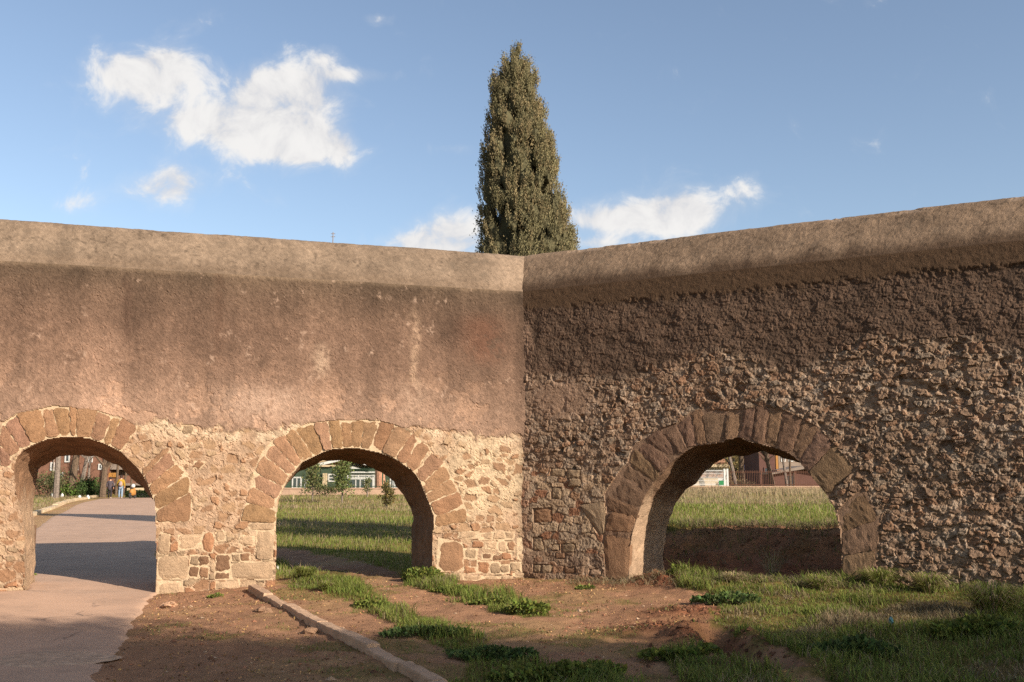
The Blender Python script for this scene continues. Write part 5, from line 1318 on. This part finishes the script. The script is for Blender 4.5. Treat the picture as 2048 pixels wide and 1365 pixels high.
def railing(name, pa, pb, Ya, Yb, z0, z1, step, label, mat, bar=.022, spear=False, posts=True):
    xa, xb = X(pa, Ya), X(pb, Yb); n = max(2, int(math.hypot(xb - xa, Yb - Ya) / step))
    T = thing(name, ((xa + xb) / 2, (Ya + Yb) / 2, z0), label, 'fence'); T['kind'] = 'thing'
    bm = MB().box(-bar / 2, bar / 2, -bar / 2, bar / 2, z0, z1 + (.12 if spear else 0)).mesh('bar', mat)
    for i in range(n + 1):
        t = i / n; o = child('bar', bm, T); o.location = (xa + (xb - xa) * t, Ya + (Yb - Ya) * t, 0)
    for z in (z0 + .12, z1 - .03):
        child('rail', MB().tube([[xa, Ya, z], [xb, Yb, z]], [.03, .03], 5).mesh('rail', mat), T)
    if posts:
        pm = MB().box(-.05, .05, -.05, .05, z0 - .05, z1 + .08).mesh('post', mat); m = max(1, int(math.hypot(xb - xa, Yb - Ya) / 2.6))
        for i in range(m + 1):
            t = i / m; o = child('post', pm, T); o.location = (xa + (xb - xa) * t, Ya + (Yb - Ya) * t, 0)
    return T
zw = low_wall('boundary_wall', 500, 900, 86, 86, 976, .35, 'low pale wall under the railing, seen through the middle arch', M_PINKR)
railing('railing', 505, 895, 86, 86, zw, Zy(938, 86), .13, 'dark green bar railing on the low wall before the school', M_GREENP, .022)
def school():
    Y = 116.0; T = thing('school_building', (X(700, Y), Y, .2), 'low school building with white gable roof and white framed windows', 'building')
    zb = 0.0
    part(T, 'wall', M_GREENW, X(540, Y), X(860, Y), Y, Y + 9, zb, Zy(934, Y))
    part(T, 'upper_wall', M_WHITE, X(690, Y), X(712, Y), Y + 2, Y + 8, Zy(934, Y), Zy(905, Y))
    part(T, 'upper_wall', M_CREAM, X(712, Y), X(880, Y), Y + 2.2, Y + 8, Zy(934, Y), Zy(900, Y))
    # roof slopes with thick white fascia
    a, b, c = X(640, Y), X(694, Y), X(752, Y); za, zbk, zc = Zy(933, Y), Zy(920, Y), Zy(936, Y); t = .32
    child('fascia', MB().prism([(a, za), (b, zbk), (b, zbk + t), (a, za + t)], Y - 1.2, Y - .9).mesh('fascia', M_WHITE), T)
    child('fascia', MB().prism([(b, zbk), (c, zc), (c, zc + t), (b, zbk + t)], Y - 1.2, Y - .9).mesh('fascia', M_WHITE), T)
    child('roof', MB().prism([(a - .2, za + t), (b, zbk + t), (b, zbk + t + .1), (a - .2, za + t + .1)], Y - 1.3, Y + 2.2).mesh('roof', M_TAN), T)
    child('roof', MB().prism([(X(636, Y), Zy(930, Y)), (X(672, Y), Zy(914, Y)), (X(690, Y), Zy(914, Y)), (X(690, Y), Zy(930, Y))], Y + .5, Y + 2).mesh('roof', M_TAN), T)
    child('roof', MB().prism([(b, zbk + t), (c + .2, zc + t), (c + .2, zc + t + .1), (b, zbk + t + .1)], Y - 1.3, Y + 2.2).mesh('roof', M_TAN), T)
    child('pediment', MB().prism([(X(693, Y), Zy(938, Y)), (X(724, Y), Zy(938, Y)), (X(708, Y), Zy(932.5, Y))], Y - .6, Y - .4).mesh('pediment', M_WHITE), T)
    part(T, 'lintel', M_WHITE, X(699, Y), X(750, Y), Y - .4, Y - .01, Zy(946.5, Y), Zy(943.5, Y))
    part(T, 'pillar', M_CREAM, X(647, Y), X(655, Y), Y - .5, Y - .01, zb, Zy(947, Y))
    window(T, X(584, Y), X(604, Y), Zy(978, Y), Zy(954, Y), Y, [X(594, Y)], .16)
    window(T, X(656, Y), X(672, Y), Zy(964, Y), Zy(948, Y), Y, [], .16, [Zy(956, Y)])
    window(T, X(694, Y), X(750, Y), Zy(956, Y), Zy(950, Y), Y, [X(717, Y), X(738, Y)], .12)
    dw = window(T, X(694, Y), X(750, Y), Zy(988, Y), Zy(956.5, Y), Y, [X(712, Y), X(721, Y), X(730, Y), X(746, Y)], .16)
    window(T, X(714, Y), X(726, Y), Zy(929, Y), Zy(919, Y), Y + 2.2, [], .14); window(T, X(727, Y), X(742, Y), Zy(929, Y), Zy(919, Y), Y + 2.2, [X(738, Y)], .14)
    window(T, X(780, Y), X(800, Y), Zy(978, Y), Zy(954, Y), Y, [X(790, Y)], .16); window(T, X(555, Y), X(572, Y), Zy(978, Y), Zy(954, Y), Y, [X(564, Y)], .16)
school()
def pine_trunk():
    b = at_y(761, 980, 95); z = float(ground_z(b[0], b[1], False)); T = thing('pine_tree', (float(b[0]), 95.0, z), 'thick pinkish pine trunk right of the school, behind the railing', 'tree')
    mb = MB(); mb.tube([[b[0], 95, z - .2], [b[0] - .1, 95, 3], [b[0] + .15, 95, 7], [b[0] + .3, 95, 10]], [.52, .46, .40, .30], 12); child('trunk', mb.mesh('trunk', mat_plain('pink_bark', srgb(170, 124, 100), .95, .25, 6, .1, .8, 14)), T)
    P = leaf_ball((b[0] + .3, 95, 11.2), (4.2, 4.2, 1.2), 4000, 741); child('crown', leaf_mesh('crown', P, .35, jitter_col(DGREEN, 4000, 742), 743, .4, M_LEAF, .3), T)
pine_trunk()
for i, (px, lab) in enumerate([(612, 'white post left of the school windows'), (787, 'white post right of the pine trunk')]):
    Y = 87.5; o = MB(); x = X(px, Y); o.box(x - .10, x + .10, Y - .1, Y + .1, 0, Zy(962, Y)); o.box(x - .14, x + .14, Y - .14, Y + .14, Zy(962, Y) + .001, Zy(959.5, Y))
    tag(put('gate_post', o.mesh('gate_post', M_WHITE)), lab, 'post', 'white posts behind the railing')
def young_tree(px, pyb, pyt, Y, w, n, seed, label, col, size=.16, low=.25):
    x = X(px, Y); zb = float(ground_z(x, Y, False)); zt = Zy(pyt, Y); H = zt - zb; g = np.random.default_rng(seed)
    T = thing('young_tree', (x, Y, zb), label, 'tree', 'young trees in the field'); mb = MB()
    mb.tube([[x, Y, zb - .05], [x + .03, Y, zb + H * .5], [x, Y, zb + H * .95]], [.05, .04, .01], 6)
    lum = []
    for i in range(16):
        z = zb + H * g.uniform(low, .95); a = g.uniform(0, 2 * np.pi); rr = w * g.uniform(.25, 1) * (1.1 - (z - zb) / H * .6)
        e = np.array([x + rr * math.cos(a), Y + rr * math.sin(a), z + .1]); mb.tube([[x, Y, z - .25], e], [.018, .008], 4); lum.append(e)
    child('trunk', mb.mesh('trunk', M_BARKG), T)
    lum = np.array(lum + [[x, Y, zb + H * .9], [x, Y, zb + H * .75], [x, Y, zb + H * .6]]); k = g.integers(0, len(lum), n)
    P = lum[k] + g.normal(0, 1, (n, 3)) * [w * .30, w * .30, H * .09]
    child('crown', leaf_mesh('crown', P, size, jitter_col(col, n, seed + 1, .4, .15), seed + 2, .2, M_LEAF, .5), T)
OL = np.array([.13, .135, .05])
young_tree(626, 1003, 930, 64, .62, 1300, 751, 'left one of the two taller young leafy trees in the field', OL)
young_tree(685, 1006, 926, 60, .62, 1400, 752, 'right one of the two taller young leafy trees in the field', OL * np.array([.9, 1, .8]))
young_tree(774, 1016, 968, 48, .34, 900, 753, 'short bushy sapling standing alone at the right of the field', OL * np.array([1.1, .85, .8]), .12, .1)
young_tree(735, 992, 958, 72, .30, 400, 754, 'small thin sapling against the low wall', OL, .14, .3)
bush('low_shrub', gp(650, 988, 80), (1.1, .6, .5), 700, .15, 'grey green low shrub at the foot of the low wall', 'shrub', 756, OL * .7)
o = MB(); x = X(588, 62); o.tube([[x, 62, 0], [x + .02, 62, Zy(985, 62)]], [.03, .025], 6); tag(put('stake', o.mesh('stake', M_CREAM)), 'thin pale stake standing in the grass at the left of the field', 'stake')

# -- through the right arch
zr = low_wall('boundary_wall', 1250, 1800, 86, 86, 972.5, .35, 'low pale wall under the rusty railing, seen through the right arch', M_PINKR)
railing('railing', 1456, 1790, 86, 86, zr, Zy(944, 86), .15, 'rusty red bar railing on the low wall behind the right arch', M_RUST, .024, True)
def white_gate():
    Y = 86; T = railing('grille_panel', 1340, 1452, Y, Y, zr, Zy(941, Y), .10, 'white metal grille panel left of the rusty railing', M_WHITE, .022, False, False)
    for py in (948, 955, 962, 967): child('rail', MB().tube([[X(1340, Y), Y - .02, Zy(py, Y)], [X(1452, Y), Y - .02, Zy(py, Y)]], [.018, .018], 5).mesh('rail', M_WHITE), T)
    part(T, 'post', M_WHITE, X(1447, Y), X(1450, Y), Y - .08, Y + .06, zr - .05, Zy(938, Y)); part(T, 'post', M_WHITE, X(1453.5, Y), X(1456.5, Y), Y - .08, Y + .06, zr - .05, Zy(938, Y))
white_gate()
o = MB(); Y = 85.8; o.box(X(1437.5, Y), X(1447, Y), Y - .03, Y, Zy(970.5, Y), Zy(962, Y)); o.box(X(1436.5, Y), X(1448, Y), Y - .045, Y - .03, Zy(962.4, Y), Zy(961.6, Y))
tag(put('sign_board', o.mesh('sign_board', M_GREENS)), 'small green sheet hung on the white grille', 'sign')
def white_house():
    Y = 96; T = thing('white_house', (X(1400, Y), Y, .3), 'low white house with red tile edge behind the white grille', 'house')
    part(T, 'wall', M_WHITE, X(1340, Y), X(1455, Y), Y, Y + 5, 0, Zy(935, Y)); part(T, 'eave', M_CREAM, X(1336, Y), X(1459, Y), Y - .8, Y + 5.3, Zy(935, Y), Zy(928, Y))
    part(T, 'garden_wall', M_CREAM, X(1330, 92), X(1436, 92), 92, 92.3, 0, Zy(957, 92))
    part(T, 'shutter', M_TILE, X(1385, Y), X(1448, Y), Y - .06, Y - .005, Zy(956, Y), Zy(942, Y))
    n = 22
    rm = MB().prism([(-.14, 0), (-.07, .12), (.07, .12), (.14, 0)], Y - .9, Y + 5.2).mesh('roof_tile', M_TILE)
    for i in range(n):
        o = child('roof_tile', rm, T); o.location = (X(1338, Y) + (X(1458, Y) - X(1338, Y)) * (i + .5) / n, 0, Zy(927.9, Y))
    part(T, 'ridge', M_TILE, X(1400, Y), X(1456, Y), Y + 1, Y + 4, Zy(927, Y), Zy(918, Y))
white_house()
def yellow_house():
    Y = 112; T = thing('yellow_house', (X(1490, Y), Y, .3), 'tall yellow house behind the bare trees, right arch', 'house')
    part(T, 'wall', M_YELLOW, X(1452, Y), X(1530, Y), Y, Y + 8, 0, 9.0); part(T, 'roof', M_TILE, X(1449, Y), X(1533, Y), Y - .5, Y + 8.5, 9.0, 9.4)
    window(T, X(1494, Y), X(1504, Y), Zy(941, Y), Zy(927, Y), Y, [], .1, (), M_CREAM); window(T, X(1498, Y), X(1508, Y), Zy(912, Y), Zy(900, Y), Y, [], .1, (), M_CREAM); window(T, X(1462, Y), X(1470, Y), Zy(925, Y), Zy(912, Y), Y, [], .1, (), M_CREAM)
    child('doorway', MB().prism([(X(1463, Y), 0), (X(1476, Y), 0), (X(1476, Y), Zy(940, Y)), (X(1472, Y), Zy(935, Y)), (X(1467, Y), Zy(935, Y)), (X(1463, Y), Zy(940, Y))], Y - .03, Y + .02).mesh('doorway', M_DARKP), T)
yellow_house()
def cloths():
    Y = 110.5
    a = MB(); a.box(X(1488, Y), X(1491, Y), Y, Y + .03, Zy(941, Y), Zy(930, Y)); T = thing('hung_cloth', (X(1491, Y), Y, 1.5), 'blue and white cloth hanging by the dark window of the yellow house', 'cloth')
    child('blue_part', a.mesh('blue_part', M_BLUE), T); child('white_part', MB().box(X(1491.1, Y), X(1494, Y), Y, Y + .03, Zy(942, Y), Zy(931, Y)).mesh('white_part', M_WHITE), T)
    T = thing('tricolour_flag', (X(1505, Y), Y, 1.5), 'small green white and red flag by the dark window of the yellow house', 'flag')
    for i, m in enumerate((M_FGREEN, M_WHITE, M_FRED)): child('stripe', MB().box(X(1502.5 + i * 1.5, Y), X(1504 + i * 1.5, Y), Y, Y + .03, Zy(942, Y), Zy(928.5, Y)).mesh('stripe', m), T)
    child('pole', MB().tube([[X(1502, Y), Y, Zy(960, Y)], [X(1502, Y), Y, Zy(927, Y)]], [.03, .03], 6).mesh('pole', M_WHITE), T)
cloths()
def red_house():
    Y = 104; T = thing('dark_red_house', (X(1535, Y), Y, .3), 'dark red rendered house right of the yellow one', 'house')
    part(T, 'wall', M_RED, X(1519, Y), X(1553, Y), Y, Y + 7, 0, 8.0); part(T, 'roof', M_TILE, X(1516, Y), X(1556, Y), Y - .5, Y + 7.5, 8.0, 8.35)
    part(T, 'corner_strip', M_ORANGE, X(1552.5, Y), X(1557, Y), Y - .06, Y + .5, 0, 7.9)
    window(T, X(1528, Y), X(1537, Y), Zy(950, Y), Zy(935, Y), Y, [], .1, (), M_RED)
red_house()
def grey_shed():
    Y = 97; T = thing('red_shed', (X(1580, Y), Y, .3), 'low reddish shed with grey sloping roof at the right of the right arch', 'shed')
    part(T, 'wall', M_RED, X(1545, Y), X(1660, Y), Y, Y + 4, 0, Zy(944, Y))
    child('roof', MB().prism([(X(1542, Y), Zy(946, Y)), (X(1605, Y), Zy(932, Y)), (X(1605, Y), Zy(934.5, Y) - .2), (X(1542, Y), Zy(949, Y))], Y - .6, Y + 4.5).mesh('roof', M_CONC), T)
    child('roof', MB().prism([(X(1606, Y), Zy(932, Y)), (X(1665, Y), Zy(946, Y)), (X(1665, Y), Zy(949, Y)), (X(1606, Y), Zy(934.5, Y) - .2)], Y - .6, Y + 4.5).mesh('roof', M_CONC), T)
    part(T, 'gable', M_TILE, X(1556, Y), X(1655, Y), Y + .3, Y + 3.8, Zy(944, Y), Zy(940, Y))
    part(T, 'door', M_DARKP, X(1575, Y), X(1585, Y), Y - .03, Y + .02, 0, Zy(952, Y)); part(T, 'downpipe', M_CONC, X(1587, Y), X(1588.5, Y), Y - .1, Y - .01, 0, Zy(945, Y))
grey_shed()
def grey_house():
    Y = 126; T = thing('grey_house', (X(1590, Y), Y, .3), 'grey house with dark windows behind the reddish shed', 'house')
    part(T, 'wall', M_CONC, X(1558, Y), X(1680, Y), Y, Y + 8, 0, 9.0); part(T, 'roof', M_TILE, X(1555, Y), X(1684, Y), Y - .5, Y + 8.5, 9.0, 9.4)
    for px0 in (1563, 1578, 1593, 1608): window(T, X(px0, Y), X(px0 + 9, Y), Zy(924, Y), Zy(912, Y), Y, [X(px0 + 4.5, Y)], .1)
grey_house()
bare_tree(1484, 972, 92, 9, .28, 761, 'straight dark trunk before the yellow house', .0, M_BARK, .45, 8)
bare_tree(1474, 972, 90, 6, .20, 762, 'leaning bare tree at the white posts', -.22, M_BARKG, .35, 10)
bare_tree(1548, 972, 90, 6.5, .24, 763, 'broad bare tree before the dark red house', -.22, M_BARK, .35, 14)
bare_tree(1575, 972, 89, 6.0, .14, 764, 'slim bare tree leaning left before the shed', -.14, M_BARKG, .4, 8)
bare_tree(1580, 972, 91, 6.0, .12, 765, 'thin upright bare tree at the shed door', .03, M_BARK, .4, 8)
P = leaf_ball((X(1462, 91), 91, 5.4), (1.6, 1.2, 1.0), 900, 766); tq = bpy.data.objects.get('bare_tree.009')
bush('fence_shrub', gp(1488, 972, 87.5), (.9, .5, .55), 700, .10, 'dry twiggy shrub behind the rusty railing', 'shrub', 768, np.array([.20, .15, .08]))
bush('golden_tree', gp(1461, 972, 94), (1.1, 1.0, 2.9), 700, .13, 'small tree with golden dry leaves before the yellow house', 'tree', 769, np.array([.26, .19, .07]))

# -- small things
def antenna():
    Y = 160; x = X(654, Y); T = thing('rooftop_antenna', (x, Y, Zy(520, Y)), 'tiny thin antenna mast sticking up above the left wall', 'antenna')
    child('mast', MB().tube([[x, Y, Zy(560, Y)], [x, Y, Zy(465, Y)]], [.10, .07], 6).mesh('mast', M_CONC), T)
    for py in (468, 474): child('cross_bar', MB().tube([[x - .35, Y, Zy(py, Y)], [x + .35, Y, Zy(py, Y)]], [.05, .05], 5).mesh('cross_bar', M_CONC), T)
    # the tall block that carries it stays hidden by the wall
    child('base', MB().box(x - 5, x + 5, Y - 4, Y + 4, 0, Zy(560, Y)).mesh('base', M_CREAM), T)
antenna()
q = at_z(554, 1136, .05); mb = MB(); mb.lump((q[0], q[1], float(ground_z(q[0], q[1])) + .03), (.06, .05, .035), 44, 9, 6, .5); tag(put('crumpled_paper', mb.mesh('crumpled_paper', M_WHITE)), 'crumpled white paper at the foot of the middle arch left jamb', 'litter')
q = at_z(1782, 1240, .2); mb = MB(); mb.lump((q[0], q[1], float(ground_z(q[0], q[1])) + .09), (.022, .02, .035), 45, 8, 6, .5); tag(put('plastic_scrap', mb.mesh('plastic_scrap', mat_plain('teal_plastic', srgb(60, 96, 108), .4, .1, 9))), 'blue plastic scrap caught in the right meadow grass', 'litter')
for i, (px, py, s_, lab) in enumerate([(622, 1252, .09, 'broken stone lying against the kerb in shade'), (340, 1203, .09, 'flat pale stone on the earth before the pier'), (1300, 1137, .07, 'pale stone chip at the left jamb of the right arch'), (1318, 1142, .06, 'reddish stone chip on the soil in the right arch mouth'), (530, 1215, .10, 'clod of dry earth beside the upper end of the kerb')]):
    q = at_z(px, py, .05); mb = MB(); z = float(ground_z(q[0], q[1]))
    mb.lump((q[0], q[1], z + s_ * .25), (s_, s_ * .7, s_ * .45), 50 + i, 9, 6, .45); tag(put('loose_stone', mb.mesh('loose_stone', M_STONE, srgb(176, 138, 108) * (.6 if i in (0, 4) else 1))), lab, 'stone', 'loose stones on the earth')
def far_wood():
    """belt of distant trees that closes the view behind the houses"""
    g = np.random.default_rng(970); n = 14000; m = 110
    a = g.uniform(-1.15, 1.15, m); R = g.uniform(150, 175, m); cx_ = R * np.sin(a); cy_ = R * np.cos(a); hh = g.uniform(2.6, 4.6, m)
    k = g.integers(0, m, n); d = g.normal(0, 1, (n, 3)); d /= np.linalg.norm(d, axis=1)[:, None]; d *= g.uniform(.5, 1, (n, 1))
    P = np.stack([cx_[k] + d[:, 0] * 3.6, cy_[k] + d[:, 1] * 3.0, hh[k] + d[:, 2] * hh[k] * .95], -1)
    o = put('distant_wood', leaf_mesh('distant_wood', P, 1.1, jitter_col(np.array([.085, .090, .040]), n, 971, .4), 972, .2, M_LEAF, .7))
    tag(o, 'distant belt of trees far behind the houses', 'trees', None, 'stuff')
far_wood()
